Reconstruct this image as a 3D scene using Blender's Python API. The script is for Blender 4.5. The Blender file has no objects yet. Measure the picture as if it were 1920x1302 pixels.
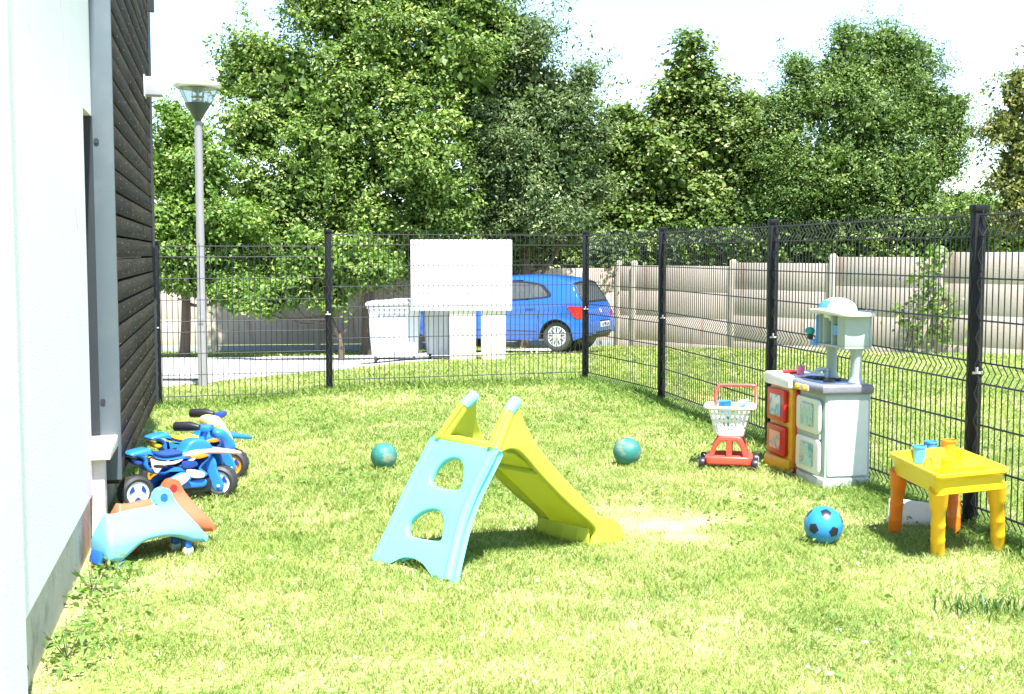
import bpy, bmesh, math, random
import numpy as np
from mathutils import Vector, Matrix
R = math.radians
PI = math.pi
scene = bpy.context.scene
C = scene.collection

# ------------------------------------------------------------------ camera
CAM_H = 1.33
PITCH = math.atan(176 / 2300)
F = 2300.0
cam_d = bpy.data.cameras.new("camera")
cam = bpy.data.objects.new("camera", cam_d)
C.objects.link(cam)
cam.location = (0, 0, CAM_H)
cam.rotation_euler = (PI / 2 - PITCH, 0, 0)
cam_d.sensor_width = 36
cam_d.lens = F / 1920 * 36
cam_d.clip_start = 0.05
cam_d.clip_end = 2000
scene.camera = cam

# ------------------------------------------------------------------ light
SUN_EL = R(63)
SUN_DIR = Vector((0.325, -0.946, 0)).normalized() * math.cos(SUN_EL) + Vector((0, 0, math.sin(SUN_EL)))
world = bpy.data.worlds.new("World")
scene.world = world
world.use_nodes = True
wn = world.node_tree.nodes
wl = world.node_tree.links
bg = wn["Background"]
sky = wn.new("ShaderNodeTexSky")
sky.sky_type = 'NISHITA'
sky.sun_disc = False
sky.sun_elevation = SUN_EL
sky.sun_rotation = math.atan2(SUN_DIR.x, SUN_DIR.y)
sky.air_density = 1.0
sky.dust_density = 0.4
sky.ozone_density = 2.0
wl.new(sky.outputs[0], bg.inputs[0])
bg.inputs[1].default_value = 0.102
sun_d = bpy.data.lights.new("sun", 'SUN')
sun_d.energy = 4.4
sun_d.angle = R(0.55)
sun_d.color = (1.0, 0.965, 0.9)
sun = bpy.data.objects.new("sun", sun_d)
C.objects.link(sun)
sun.rotation_euler = SUN_DIR.to_track_quat('Z', 'Y').to_euler()
sun.location = (6, -8, 14)
vs = scene.view_settings
vs.view_transform = 'Standard'
vs.look = 'None'
vs.gamma = 1
vs.use_curve_mapping = False
vs.exposure = 1.95
scene.cycles.max_bounces = 7
scene.cycles.transparent_max_bounces = 12

# ------------------------------------------------------------------ measuring helpers (photo pixel -> place)
CP, SP = math.cos(PITCH), math.sin(PITCH)
EYE = Vector((0, 0, CAM_H))
def ray(u, v):
    a, b = (u - 960) / F, -(v - 651) / F
    return Vector((a, CP + b * SP, -SP + b * CP))
def atY(u, v, Y):
    d = ray(u, v)
    return EYE + d * (Y / d.y)
def onz(u, v, z=0.0):
    d = ray(u, v)
    return EYE + d * ((z - CAM_H) / d.z)
def sstep(x):
    x = max(0.0, min(1.0, x))
    return x * x * (3 - 2 * x)
def ground(x, y):
    z = 0.0
    if y > 12.3:
        z -= 0.056 * (y - 12.3)
    z -= 0.11 * sstep((-x - 1.4) / 1.6) * sstep((y - 8.6) / 2.4)
    if y > 60:
        z = max(z, -3.2)
    return z
def onground(u, v):
    z = 0.0
    for i in range(12):
        p = onz(u, v, z)
        z = 0.5 * z + 0.5 * ground(p.x, p.y)
    return onz(u, v, z)
def plane_pts(root, ang, yoff, pts):
    """pixels on the vertical plane through root with local x axis at angle ang -> local (x, z)"""
    ax = Vector((math.cos(ang), math.sin(ang), 0))
    n = Vector((-math.sin(ang), math.cos(ang), 0))
    o = Vector(root) + n * yoff
    out = []
    for u, v in pts:
        d = ray(u, v)
        t = (o - EYE).dot(n) / d.dot(n)
        p = EYE + d * t - Vector(root)
        out.append((p.dot(ax), p.z))
    return out

# ------------------------------------------------------------------ materials
def nt(name):
    m = bpy.data.materials.new(name)
    m.use_nodes = True
    n, l = m.node_tree.nodes, m.node_tree.links
    return m, n, l, n["Principled BSDF"]
def rgb(c):
    return (c[0], c[1], c[2], 1)
def mat(name, col, rough=0.45, var=0.12, scale=18, bump=0.0, bscale=200, metal=0.0, dirt=None, dscale=6, damt=0.35, spec=0.5, coat=0.0):
    m, n, l, p = nt(name)
    tc = n.new("ShaderNodeTexCoord")
    nz = n.new("ShaderNodeTexNoise"); nz.inputs["Scale"].default_value = scale; nz.inputs["Detail"].default_value = 4
    l.new(tc.outputs["Object"], nz.inputs["Vector"])
    mx = n.new("ShaderNodeMix"); mx.data_type = 'RGBA'
    a = [max(0, c * (1 - var)) for c in col]; b = [min(1, c * (1 + var)) for c in col]
    mx.inputs[6].default_value = rgb(a); mx.inputs[7].default_value = rgb(b)
    l.new(nz.outputs["Fac"], mx.inputs[0])
    out = mx.outputs[2]
    if dirt:
        nd = n.new("ShaderNodeTexNoise"); nd.inputs["Scale"].default_value = dscale; nd.inputs["Detail"].default_value = 8; nd.inputs["Roughness"].default_value = 0.7
        l.new(tc.outputs["Object"], nd.inputs["Vector"])
        cr = n.new("ShaderNodeValToRGB"); cr.color_ramp.elements[0].position = 0.52; cr.color_ramp.elements[1].position = 0.72
        cr.color_ramp.elements[1].color = (damt, damt, damt, 1)
        l.new(nd.outputs["Fac"], cr.inputs[0])
        m2 = n.new("ShaderNodeMix"); m2.data_type = 'RGBA'
        l.new(cr.outputs[0], m2.inputs[0]); l.new(out, m2.inputs[6]); m2.inputs[7].default_value = rgb(dirt)
        out = m2.outputs[2]
    l.new(out, p.inputs["Base Color"])
    mr = n.new("ShaderNodeMapRange"); mr.inputs[3].default_value = max(0.03, rough - 0.08); mr.inputs[4].default_value = min(1, rough + 0.08)
    l.new(nz.outputs["Fac"], mr.inputs[0]); l.new(mr.outputs[0], p.inputs["Roughness"])
    p.inputs["Metallic"].default_value = metal
    p.inputs["Specular IOR Level"].default_value = spec
    p.inputs["Coat Weight"].default_value = coat
    if bump:
        nb = n.new("ShaderNodeTexNoise"); nb.inputs["Scale"].default_value = bscale; nb.inputs["Detail"].default_value = 3
        l.new(tc.outputs["Object"], nb.inputs["Vector"])
        bp = n.new("ShaderNodeBump"); bp.inputs["Strength"].default_value = bump; bp.inputs["Distance"].default_value = 0.01
        l.new(nb.outputs["Fac"], bp.inputs["Height"]); l.new(bp.outputs[0], p.inputs["Normal"])
    return m
def glass(name, tint=(0.9, 0.95, 0.95), rough=0.03, alpha=0.25):
    m, n, l, p = nt(name)
    tr = n.new("ShaderNodeBsdfTransparent"); tr.inputs[0].default_value = rgb(tint)
    mx = n.new("ShaderNodeMixShader")
    p.inputs["Base Color"].default_value = rgb([c * 0.5 for c in tint]); p.inputs["Roughness"].default_value = rough
    mx.inputs[0].default_value = alpha
    l.new(tr.outputs[0], mx.inputs[1]); l.new(p.outputs[0], mx.inputs[2])
    l.new(mx.outputs[0], n["Material Output"].inputs[0])
    return m
def leafmat(name, c1, c2, c3=None, trans=0.35, rough=0.5, scale=1.2, attr="tint"):
    m, n, l, p = nt(name)
    at = n.new("ShaderNodeAttribute"); at.attribute_name = attr
    cr = n.new("ShaderNodeValToRGB")
    e = cr.color_ramp.elements
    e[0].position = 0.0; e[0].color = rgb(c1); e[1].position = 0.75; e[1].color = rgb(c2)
    if c3:
        x = e.new(1.0); x.color = rgb(c3)
    l.new(at.outputs["Fac"], cr.inputs[0])
    l.new(cr.outputs[0], p.inputs["Base Color"])
    p.inputs["Roughness"].default_value = rough
    p.inputs["Specular IOR Level"].default_value = 0.35
    tl = n.new("ShaderNodeBsdfTranslucent")
    mu = n.new("ShaderNodeMix"); mu.data_type = 'RGBA'; mu.blend_type = 'MULTIPLY'; mu.inputs[0].default_value = 1
    l.new(cr.outputs[0], mu.inputs[6]); mu.inputs[7].default_value = (1.2, 1.35, 0.6, 1)
    l.new(mu.outputs[2], tl.inputs[0])
    mx = n.new("ShaderNodeMixShader"); mx.inputs[0].default_value = trans
    l.new(p.outputs[0], mx.inputs[1]); l.new(tl.outputs[0], mx.inputs[2])
    l.new(mx.outputs[0], n["Material Output"].inputs[0])
    return m

# ------------------------------------------------------------------ object helpers
def tag(o, label=None, cat=None, group=None, kind=None):
    if label: o["label"] = label
    if cat: o["category"] = cat
    if group: o["group"] = group
    if kind: o["kind"] = kind
    return o
def thing(name, label, cat, loc=(0, 0, 0), rz=0.0, group=None):
    o = bpy.data.objects.new(name, None)
    o.empty_display_size = 0.1
    C.objects.link(o)
    o.location = loc; o.rotation_euler = (0, 0, rz)
    return tag(o, label, cat, group)
def link(name, me, m, parent=None, angle=35):
    if m is not None:
        me.materials.clear(); me.materials.append(m)
    if angle:
        me.shade_smooth(); me.set_sharp_from_angle(angle=R(angle))
    o = bpy.data.objects.new(name, me)
    C.objects.link(o)
    if parent: o.parent = parent
    return o
def npmesh(name, V, faces4=None, faces3=None, tint=None):
    """fast mesh from arrays; tint = one value per vertex"""
    me = bpy.data.meshes.new(name)
    V = np.asarray(V, dtype=np.float32)
    me.vertices.add(len(V)); me.vertices.foreach_set("co", V.ravel())
    loops = []; starts = []; tot = 0
    if faces4 is not None and len(faces4):
        f = np.asarray(faces4, dtype=np.int32); loops.append(f.ravel()); starts.append(np.arange(len(f)) * 4); tot = len(f) * 4
    if faces3 is not None and len(faces3):
        f = np.asarray(faces3, dtype=np.int32); loops.append(f.ravel()); starts.append(tot + np.arange(len(f)) * 3)
    L = np.concatenate(loops); S = np.concatenate(starts).astype(np.int32)
    me.loops.add(len(L)); me.loops.foreach_set("vertex_index", L)
    me.polygons.add(len(S)); me.polygons.foreach_set("loop_start", S)
    if tint is not None:
        a = me.attributes.new("tint", 'FLOAT', 'POINT'); a.data.foreach_set("value", np.asarray(tint, dtype=np.float32))
    me.update(calc_edges=True)
    return me

class MB:
    """collects shapes, links them as ONE mesh object"""
    def __init__(s): s.bm = bmesh.new()
    def _add(s, verts, M):
        bmesh.ops.transform(s.bm, matrix=M, verts=verts)
    def box(s, c, d, bev=0.0, rot=(0, 0, 0), seg=2):
        t = bmesh.new(); bmesh.ops.create_cube(t, size=1)
        bmesh.ops.scale(t, vec=d, verts=t.verts)
        if bev: bmesh.ops.bevel(t, geom=t.edges[:], offset=min(bev, min(d) * 0.49), segments=seg, affect='EDGES', profile=0.5)
        M = Matrix.Translation(c) @ Matrix.Rotation(rot[2], 4, 'Z') @ Matrix.Rotation(rot[1], 4, 'Y') @ Matrix.Rotation(rot[0], 4, 'X')
        bmesh.ops.transform(t, matrix=M, verts=t.verts)
        s.merge(t); return s
    def merge(s, t, M=None):
        me = bpy.data.meshes.new("t"); t.to_mesh(me); t.free()
        if M is not None: me.transform(M)
        s.bm.from_mesh(me); bpy.data.meshes.remove(me); return s
    def box2(s, a, b, bev=0.0):
        c = [(a[i] + b[i]) / 2 for i in range(3)]; d = [abs(b[i] - a[i]) for i in range(3)]
        return s.box(c, d, bev)
    def cyl(s, p0, p1, r0, r1=None, seg=14, bev=0.0):
        r1 = r0 if r1 is None else r1
        p0, p1 = Vector(p0), Vector(p1); d = p1 - p0; Ln = d.length
        t = bmesh.new(); bmesh.ops.create_cone(t, cap_ends=True, segments=seg, radius1=r0, radius2=r1, depth=Ln)
        if bev:
            ed = [e for e in t.edges if abs(e.verts[0].co.z - e.verts[1].co.z) < 1e-6]
            bmesh.ops.bevel(t, geom=ed, offset=bev, segments=2, affect='EDGES', profile=0.5)
        M = Matrix.Translation((p0 + p1) / 2) @ d.to_track_quat('Z', 'Y').to_matrix().to_4x4()
        return s.merge(t, M)
    def tube(s, pts, r, seg=8, caps=True):
        pts = [Vector(p) for p in pts]
        rs = r if isinstance(r, (list, tuple)) else [r] * len(pts)
        rings = []; up = Vector((0, 0, 1))
        prev = None
        for i, p in enumerate(pts):
            a = pts[max(0, i - 1)]; b = pts[min(len(pts) - 1, i + 1)]
            t = (b - a).normalized()
            if prev is None:
                x = t.cross(up) if abs(t.z) < 0.95 else t.cross(Vector((1, 0, 0)))
            else:
                x = prev - t * prev.dot(t)
            x.normalize(); y = t.cross(x); prev = x
            rings.append([s.bm.verts.new(p + (x * math.cos(q) + y * math.sin(q)) * rs[i]) for q in [2 * PI * k / seg for k in range(seg)]])
        for i in range(len(rings) - 1):
            for k in range(seg):
                s.bm.faces.new((rings[i][k], rings[i][(k + 1) % seg], rings[i + 1][(k + 1) % seg], rings[i + 1][k]))
        if caps:
            s.bm.faces.new(rings[0][::-1]); s.bm.faces.new(rings[-1])
        return s
    def lathe(s, prof, M=None, seg=24, close=True):
        """prof: (r, z) list"""
        rings = []; nv = []
        for r, z in prof:
            if r < 1e-5:
                v = s.bm.verts.new((0, 0, z)); rings.append([v]); nv.append(v)
            else:
                rg = [s.bm.verts.new((r * math.cos(2 * PI * k / seg), r * math.sin(2 * PI * k / seg), z)) for k in range(seg)]
                rings.append(rg); nv += rg
        for i in range(len(rings) - 1):
            a, b = rings[i], rings[i + 1]
            for k in range(seg):
                k2 = (k + 1) % seg
                if len(a) == 1 and len(b) == 1: continue
                if len(a) == 1: s.bm.faces.new((a[0], b[k2], b[k]))
                elif len(b) == 1: s.bm.faces.new((a[k], a[k2], b[0]))
                else: s.bm.faces.new((a[k], a[k2], b[k2], b[k]))
        if M is not None: bmesh.ops.transform(s.bm, matrix=M, verts=nv)
        return s
    def ball(s, c, r, sc=(1, 1, 1), sub=3):
        t = bmesh.new(); bmesh.ops.create_icosphere(t, subdivisions=sub, radius=r)
        bmesh.ops.scale(t, vec=sc, verts=t.verts)
        return s.merge(t, Matrix.Translation(c))
    def grid(s, P):
        vs_ = [[s.bm.verts.new(p) for p in row] for row in P]
        for i in range(len(P) - 1):
            for j in range(len(P[0]) - 1):
                s.bm.faces.new((vs_[i][j], vs_[i][j + 1], vs_[i + 1][j + 1], vs_[i + 1][j]))
        return s
    def plate(s, splines, half, bev=0.004, fmap=None, res=2):
        """outlines (first outer, others holes) in (a,b), thickness 2*half in c; fmap(a,b,c)->xyz"""
        cu = bpy.data.curves.new("c", 'CURVE'); cu.dimensions = '2D'; cu.fill_mode = 'BOTH'
        cu.extrude = max(0.0001, half - bev); cu.bevel_depth = bev; cu.bevel_resolution = res; cu.offset = -bev
        for sp in splines:
            q = cu.splines.new('POLY'); q.points.add(len(sp) - 1)
            for i, (a, b) in enumerate(sp): q.points[i].co = (a, b, 0, 1)
            q.use_cyclic_u = True
        ob = bpy.data.objects.new("c", cu); C.objects.link(ob)
        dg = bpy.context.evaluated_depsgraph_get()
        me = bpy.data.meshes.new_from_object(ob.evaluated_get(dg))
        bpy.data.objects.remove(ob); bpy.data.curves.remove(cu)
        t = bmesh.new(); t.from_mesh(me); bpy.data.meshes.remove(me)
        bmesh.ops.remove_doubles(t, verts=t.verts, dist=0.00005)
        if fmap:
            for v in t.verts: v.co = Vector(fmap(v.co.x, v.co.y, v.co.z))
        bmesh.ops.recalc_face_normals(t, faces=t.faces)
        return s.merge(t)
    def text(s, body, size, M, half=0.0004):
        cu = bpy.data.curves.new("x", 'FONT'); cu.body = body; cu.size = size; cu.extrude = half
        cu.align_x = 'CENTER'; cu.align_y = 'CENTER'
        ob = bpy.data.objects.new("x", cu); C.objects.link(ob)
        dg = bpy.context.evaluated_depsgraph_get()
        me = bpy.data.meshes.new_from_object(ob.evaluated_get(dg))
        bpy.data.objects.remove(ob); bpy.data.curves.remove(cu)
        me.transform(M); s.bm.from_mesh(me); bpy.data.meshes.remove(me); return s
    def build(s, name, m, parent=None, angle=35, recalc=True):
        if recalc: bmesh.ops.recalc_face_normals(s.bm, faces=s.bm.faces)
        me = bpy.data.meshes.new(name); s.bm.to_mesh(me); s.bm.free()
        return link(name, me, m, parent, angle)

def smooth(pts, n=5, closed=True, sharp=()):
    """Catmull-Rom through pts; indices in sharp stay corners"""
    out = []; N = len(pts)
    rng = range(N) if closed else range(N - 1)
    for i in rng:
        p0 = pts[(i - 1) % N] if closed or i > 0 else pts[i]
        p1 = pts[i]; p2 = pts[(i + 1) % N]
        p3 = pts[(i + 2) % N] if closed or i + 2 < N else p2
        if i in sharp: p0 = p1
        if (i + 1) % N in sharp: p3 = p2
        for k in range(n):
            t = k / n; t2 = t * t; t3 = t2 * t
            out.append(tuple(0.5 * (2 * p1[j] + (p2[j] - p0[j]) * t + (2 * p0[j] - 5 * p1[j] + 4 * p2[j] - p3[j]) * t2 + (3 * p1[j] - p0[j] - 3 * p2[j] + p3[j]) * t3) for j in range(len(p1))))
    if not closed: out.append(tuple(pts[-1]))
    return out
def rrect(x0, y0, x1, y1, r, n=4):
    out = []
    for cx, cy, a in ((x1 - r, y0 + r, -90), (x1 - r, y1 - r, 0), (x0 + r, y1 - r, 90), (x0 + r, y0 + r, 180)):
        for k in range(n + 1):
            q = R(a + 90 * k / n); out.append((cx + r * math.cos(q), cy + r * math.sin(q)))
    return out
def copy_tree(o, parent=None):
    c = o.copy(); C.objects.link(c)
    if parent: c.parent = parent
    for ch in list(o.children): copy_tree(ch, c)
    return c
YZ = lambda half=0: (lambda a, b, c: (a, c, b))      # (a,b)=(x,z), thickness along y
# ================================================================== GROUND
def ground_mat():
    m, n, l, p = nt("lawn_soil")
    tc = n.new("ShaderNodeTexCoord")
    n1 = n.new("ShaderNodeTexNoise"); n1.inputs["Scale"].default_value = 1.3; n1.inputs["Detail"].default_value = 6
    n2 = n.new("ShaderNodeTexNoise"); n2.inputs["Scale"].default_value = 45; n2.inputs["Detail"].default_value = 5
    l.new(tc.outputs["Object"], n1.inputs["Vector"]); l.new(tc.outputs["Object"], n2.inputs["Vector"])
    c1 = n.new("ShaderNodeValToRGB")
    c1.color_ramp.elements[0].position = 0.35; c1.color_ramp.elements[0].color = (0.22, 0.29, 0.06, 1)
    c1.color_ramp.elements[1].position = 0.68; c1.color_ramp.elements[1].color = (0.42, 0.40, 0.2, 1)
    l.new(n1.outputs["Fac"], c1.inputs[0])
    c2 = n.new("ShaderNodeValToRGB")
    c2.color_ramp.elements[0].position = 0.35; c2.color_ramp.elements[0].color = (0.45, 0.5, 0.4, 1)
    c2.color_ramp.elements[1].position = 0.65; c2.color_ramp.elements[1].color = (1.15, 1.15, 1.1, 1)
    l.new(n2.outputs["Fac"], c2.inputs[0])
    mu = n.new("ShaderNodeMix"); mu.data_type = 'RGBA'; mu.blend_type = 'MULTIPLY'; mu.inputs[0].default_value = 1
    l.new(c1.outputs[0], mu.inputs[6]); l.new(c2.outputs[0], mu.inputs[7])
    # bare sandy earth where the tint attribute says the turf is worn through
    at = n.new("ShaderNodeAttribute"); at.attribute_name = "tint"
    n3 = n.new("ShaderNodeTexNoise"); n3.inputs["Scale"].default_value = 9; n3.inputs["Detail"].default_value = 6
    l.new(tc.outputs["Object"], n3.inputs["Vector"])
    ad = n.new("ShaderNodeMath"); ad.operation = 'ADD'; l.new(at.outputs["Fac"], ad.inputs[0]); l.new(n3.outputs["Fac"], ad.inputs[1])
    mr = n.new("ShaderNodeMapRange"); mr.inputs[1].default_value = 0.8; mr.inputs[2].default_value = 1.15; l.new(ad.outputs[0], mr.inputs[0])
    m2 = n.new("ShaderNodeMix"); m2.data_type = 'RGBA'
    l.new(mr.outputs[0], m2.inputs[0]); l.new(mu.outputs[2], m2.inputs[6]); m2.inputs[7].default_value = (0.31, 0.255, 0.17, 1)
    l.new(m2.outputs[2], p.inputs["Base Color"]); p.inputs["Roughness"].default_value = 0.95
    bp = n.new("ShaderNodeBump"); bp.inputs["Strength"].default_value = 0.6; bp.inputs["Distance"].default_value = 0.02
    l.new(n2.outputs["Fac"], bp.inputs["Height"]); l.new(bp.outputs[0], p.inputs["Normal"])
    return m
WALL0 = Vector((-0.604 - 0.236 * 3.45, 3.45, 0))     # near corner of the building on the ground
WANG = math.atan2(1, -0.236)
def wallx(y): return -0.604 - 0.236 * y
BARE = []   # (x, y, rx, ry, strength)
for (u, v, ru, rv, s_) in ((1240, 985, 0.30, 0.22, .75), (1330, 975, 0.24, 0.18, .6), (1170, 960, .2, .15, .4), (1290, 1010, 0.26, 0.14, .6), (640, 1290, .3, .12, .2),
                         (200, 1105, .22, .16, .45), (190, 1025, .25, .2, .6), (150, 1240, .2, .14, .4), (330, 1290, .25, .1, .3), (560, 1150, .3, .1, .15),
                         (1600, 1130, .3, .1, .15), (1860, 1060, .3, .16, .4), (1700, 985, .25, .18, .35), (1290, 770, .3, .5, .3), (760, 1240, .3, .1, .15), (300, 1075, .2, .12, .3)):
    g = onz(u, v, 0); BARE.append((g.x, g.y, ru, rv, s_))
def bare(x, y):
    b = np.zeros_like(x)
    for (cx, cy, rx, ry, s_) in BARE:
        b = np.maximum(b, s_ * np.exp(-(((x - cx) / rx) ** 2 + ((y - cy) / ry) ** 2)))
    d = x - (-0.604 - 0.236 * y)                     # strip of worn earth along the house wall
    b = np.maximum(b, 0.45 * np.exp(-(d / 0.16) ** 2) * (y < 9.5))
    return b
xs = np.unique(np.concatenate([np.linspace(-600, -14, 14), np.linspace(-14, 14, 141), np.linspace(14, 600, 14)]))
ys = np.unique(np.concatenate([np.linspace(-60, 2, 10), np.linspace(2, 14, 121), np.linspace(14, 34, 60), np.linspace(34, 900, 16)]))
XX, YY = np.meshgrid(xs, ys)
ZZ = np.array([[ground(float(a), float(b)) for a, b in zip(r1, r2)] for r1, r2 in zip(XX, YY)])
V = np.stack([XX.ravel(), YY.ravel(), ZZ.ravel()], 1)
ny, nx = XX.shape
idx = np.arange(nx * ny).reshape(ny, nx)
F4 = np.stack([idx[:-1, :-1].ravel(), idx[:-1, 1:].ravel(), idx[1:, 1:].ravel(), idx[1:, :-1].ravel()], 1)
me = npmesh("ground", V, F4, tint=bare(XX.ravel(), YY.ravel()))
tag(link("ground", me, ground_mat(), None, 60), kind="structure")

# path: pale concrete lane beyond the fence
far_px = [(262, 670), (300, 669), (420, 668), (560, 666), (690, 662), (800, 658), (960, 652), (1060, 648)]
near_px = [(262, 734), (300, 729), (420, 716), (560, 700), (690, 688), (800, 678), (960, 662), (1060, 655)]
fp = [onground(u, v) for u, v in far_px]; np_ = [onground(u, v) for u, v in near_px]
pm = MB()
rows = []
for a, b in zip(fp, np_):
    row = []
    for k in range(7):
        q = a.lerp(b, k / 6); row.append((q.x, q.y, ground(q.x, q.y) + 0.012))
    rows.append(row)
fin = []
for i in range(len(rows) - 1):
    for k in range(5):
        fin.append([tuple(Vector(p).lerp(Vector(q), k / 5)) for p, q in zip(rows[i], rows[i + 1])])
fin.append(rows[-1])
fin = [[(p[0], p[1], ground(p[0], p[1]) + 0.014) for p in r] for r in fin]
pm.grid(fin)
M_path = mat("pale_concrete_paving", (0.40, 0.39, 0.37), 0.9, 0.12, 6, 0.4, 80, dirt=(0.25, 0.23, 0.2), dscale=1.5, damt=0.4)
tag(pm.build("path", M_path, None), kind="structure")
PATH_POLY = [(p[0][0], p[0][1], p[-1][0], p[-1][1]) for p in fin]

# ================================================================== HOUSE
M_render = mat("white_render", (0.86, 0.81, 0.80), 0.9, 0.03, 3, 0.2, 120, dirt=(0.80, 0.755, 0.745), dscale=1.2, damt=0.5)
M_render2 = mat("sunlit_white_render", (0.86, 0.83, 0.81), 0.9, 0.03, 3, 0.2, 160)  # lighter copy of the render; sunlight on the near face put into colour
M_plinth = mat("bare_concrete_plinth", (0.50, 0.44, 0.37), 0.95, 0.2, 7, 0.5, 60, dirt=(0.18, 0.14, 0.09), dscale=5, damt=0.8)
M_fin = mat("blue_grey_coated_metal", (0.105, 0.135, 0.16), 0.42, 0.1, 3, dirt=(0.16, 0.18, 0.2), dscale=5, damt=0.5)
M_darkmetal = mat("dark_grey_metal", (0.022, 0.028, 0.034), 0.5, 0.1, 5)
M_paneglass = mat("dark_window_glass", (0.012, 0.016, 0.02), 0.08, 0.05, 3, spec=0.6)
M_sill = mat("white_stone_sill", (0.6, 0.57, 0.5), 0.85, 0.08, 12, 0.3, 90, dirt=(0.35, 0.3, 0.22), dscale=10, damt=0.6)
def wood_mat():
    m, n, l, p = nt("dark_stained_boards")
    tc = n.new("ShaderNodeTexCoord"); mp = n.new("ShaderNodeMapping"); mp.inputs["Scale"].default_value = (1.4, 6, 26)
    l.new(tc.outputs["Object"], mp.inputs[0])
    nz = n.new("ShaderNodeTexNoise"); nz.inputs["Scale"].default_value = 3; nz.inputs["Detail"].default_value = 8; nz.inputs["Roughness"].default_value = .65
    l.new(mp.outputs[0], nz.inputs["Vector"])
    cr = n.new("ShaderNodeValToRGB")
    cr.color_ramp.elements[0].position = 0.3; cr.color_ramp.elements[0].color = (0.008, 0.0065, 0.0055, 1)
    cr.color_ramp.elements[1].position = 0.8; cr.color_ramp.elements[1].color = (0.052, 0.038, 0.027, 1)
    l.new(nz.outputs["Fac"], cr.inputs[0])
    at = n.new("ShaderNodeAttribute"); at.attribute_name = "tint"
    mu = n.new("ShaderNodeMix"); mu.data_type = 'RGBA'; mu.blend_type = 'MULTIPLY'; mu.inputs[0].default_value = 1
    l.new(cr.outputs[0], mu.inputs[6]); l.new(at.outputs["Color"], mu.inputs[7])
    l.new(mu.outputs[2], p.inputs["Base Color"]); p.inputs["Roughness"].default_value = 0.8
    p.inputs["Specular IOR Level"].default_value = 0.3
    bp = n.new("ShaderNodeBump"); bp.inputs["Strength"].default_value = 0.5; bp.inputs["Distance"].default_value = 0.006
    l.new(nz.outputs["Fac"], bp.inputs["Height"]); l.new(bp.outputs[0], p.inputs["Normal"])
    return m
house = thing("house", "white rendered house with dark timber cladding along the left of the lawn", "house", WALL0, WANG)
K = 1.0275
X1, X2, X3 = (5.5 - 3.45) * K, (5.86 - 3.45) * K, (9.25 - 3.45) * K
TOP = 5.2
w = MB()
w.box2((0, 0, 0.24), (X1, 0.35, 1.975)); w.box2((0, 0, 1.975), (X2 + .02, 0.35, TOP))
w.box2((X1 + .001, 0.27, 0.3), (X2 + 0.02, 0.35, 1.974))
w.box2((X2 + .02, 0.0, 0.25), (X3 - .01, 0.35, TOP - .05)); w.box2((X3 - .31, .36, 0.25), (X3 - .01, 6, TOP - .05))
w.build("wall", M_render, house, 30)
w = MB(); w.box2((-1.6, -0.022, -0.1), (-0.002, 0.33, TOP - .1)); w.build("wall", M_render2, house, 30)
w = MB(); w.box2((0.002, 0.012, -0.15), (X3 - .02, 0.34, 0.239)); w.build("plinth", M_plinth, house, 30)
w = MB(); w.box2((X1 + .002, -0.052, -0.15), (X1 + 0.10, 0.010, 0.398), 0.004); w.build("pier", M_sill, house, 30)
w = MB(); w.box2((X1 - .05, -0.085, 0.400), (X2 + 0.05, 0.25, 0.455), 0.006); so = w.build("sill", M_sill, house, 30)
wi = MB(); wi.box2((X1 + .004, 0.17, 0.46), (X2 + .016, 0.26, 1.972)); wi_o = wi.build("window", M_darkmetal, house, 30)
wi = MB(); wi.box2((X1 + .05, 0.160, 0.50), (X2 - .03, 0.168, 1.93)); wi.build("pane", M_paneglass, wi_o, 30)
w = MB(); w.box2((X2 - .004, -0.098, 0.235), (X2 + 0.03, 0.0, TOP + .02), 0.003); w.build("metal_trim", M_fin, house, 30)
w = MB(); w.box2((X2 - .03, -0.02, 0.22), (X2 - .006, 0.16, 0.398)); w.box2((X2 - .02, -0.004, 0.46), (X2 - .006, 0.16, 1.97)); w.build("shaded_trim_return", M_darkmetal, house, 30)  # dark metal stands in for the shade beside the trim
for zz in (0.62, 1.86, 3.4):
    w = MB(); w.cyl((X2 - .012, -0.02, zz), (X2 - .003, -0.02, zz), 0.012, seg=12)
    w.build("screw", M_darkmetal, house)
# cladding: one mesh of staggered horizontal boards with a row of nail heads as a second part
rnd = random.Random(5)
bb = MB(); nails = MB(); z = 0.21; tints = []
while z < TOP:
    h = 0.097; x = X2 + 0.032
    while x < X3 - 0.01:
        Ln = rnd.choice((1.3, 1.9, 2.4, 2.9)); x2 = min(X3, x + Ln)
        if X3 - x2 < 0.35: x2 = X3
        n0 = len(bb.bm.verts)
        bb.box2((x + .001, -0.084 + rnd.uniform(-.002, .003), z), (x2 - .002, -0.012, z + h), 0.002)
        tints.append((len(bb.bm.verts) - n0, rnd.uniform(0.6, 1.7)))
        for q in np.arange(x + .06, x2, 0.42):
            for dz in (0.025, 0.072):
                if rnd.random() < .8:
                    n1 = len(bb.bm.verts)
                    bb.box((q + rnd.uniform(-.01, .01), -0.0875, z + dz), (0.007, 0.004, 0.007))
                    tints.append((len(bb.bm.verts) - n1, 3.2))
        x = x2
    z += h + 0.013
cl = bb.build("timber_cladding", wood_mat(), house, 30)
a = cl.data.attributes.new("tint", 'FLOAT_COLOR', 'POINT')
arr = np.concatenate([np.tile([t, t * .97, t * .93, 1.0], (k, 1)) for k, t in tints])
a.data.foreach_set("color", arr.astype(np.float32).ravel())
w = MB(); w.box2((X3 + .002, -0.13, 3.12), (X3 + 0.05, 0.3, TOP + .1), 0.004); w.box2((X3 + .002, -0.10, .2), (X3 + .02, 0.3, 3.118)); w.build("corner_trim", M_darkmetal, house, 30)
w = MB(); w.box2((-1.6, -.16, TOP + .12), (X3 + .2, 6, TOP + .3)); w.build("roof", M_darkmetal, house, 30)
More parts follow.
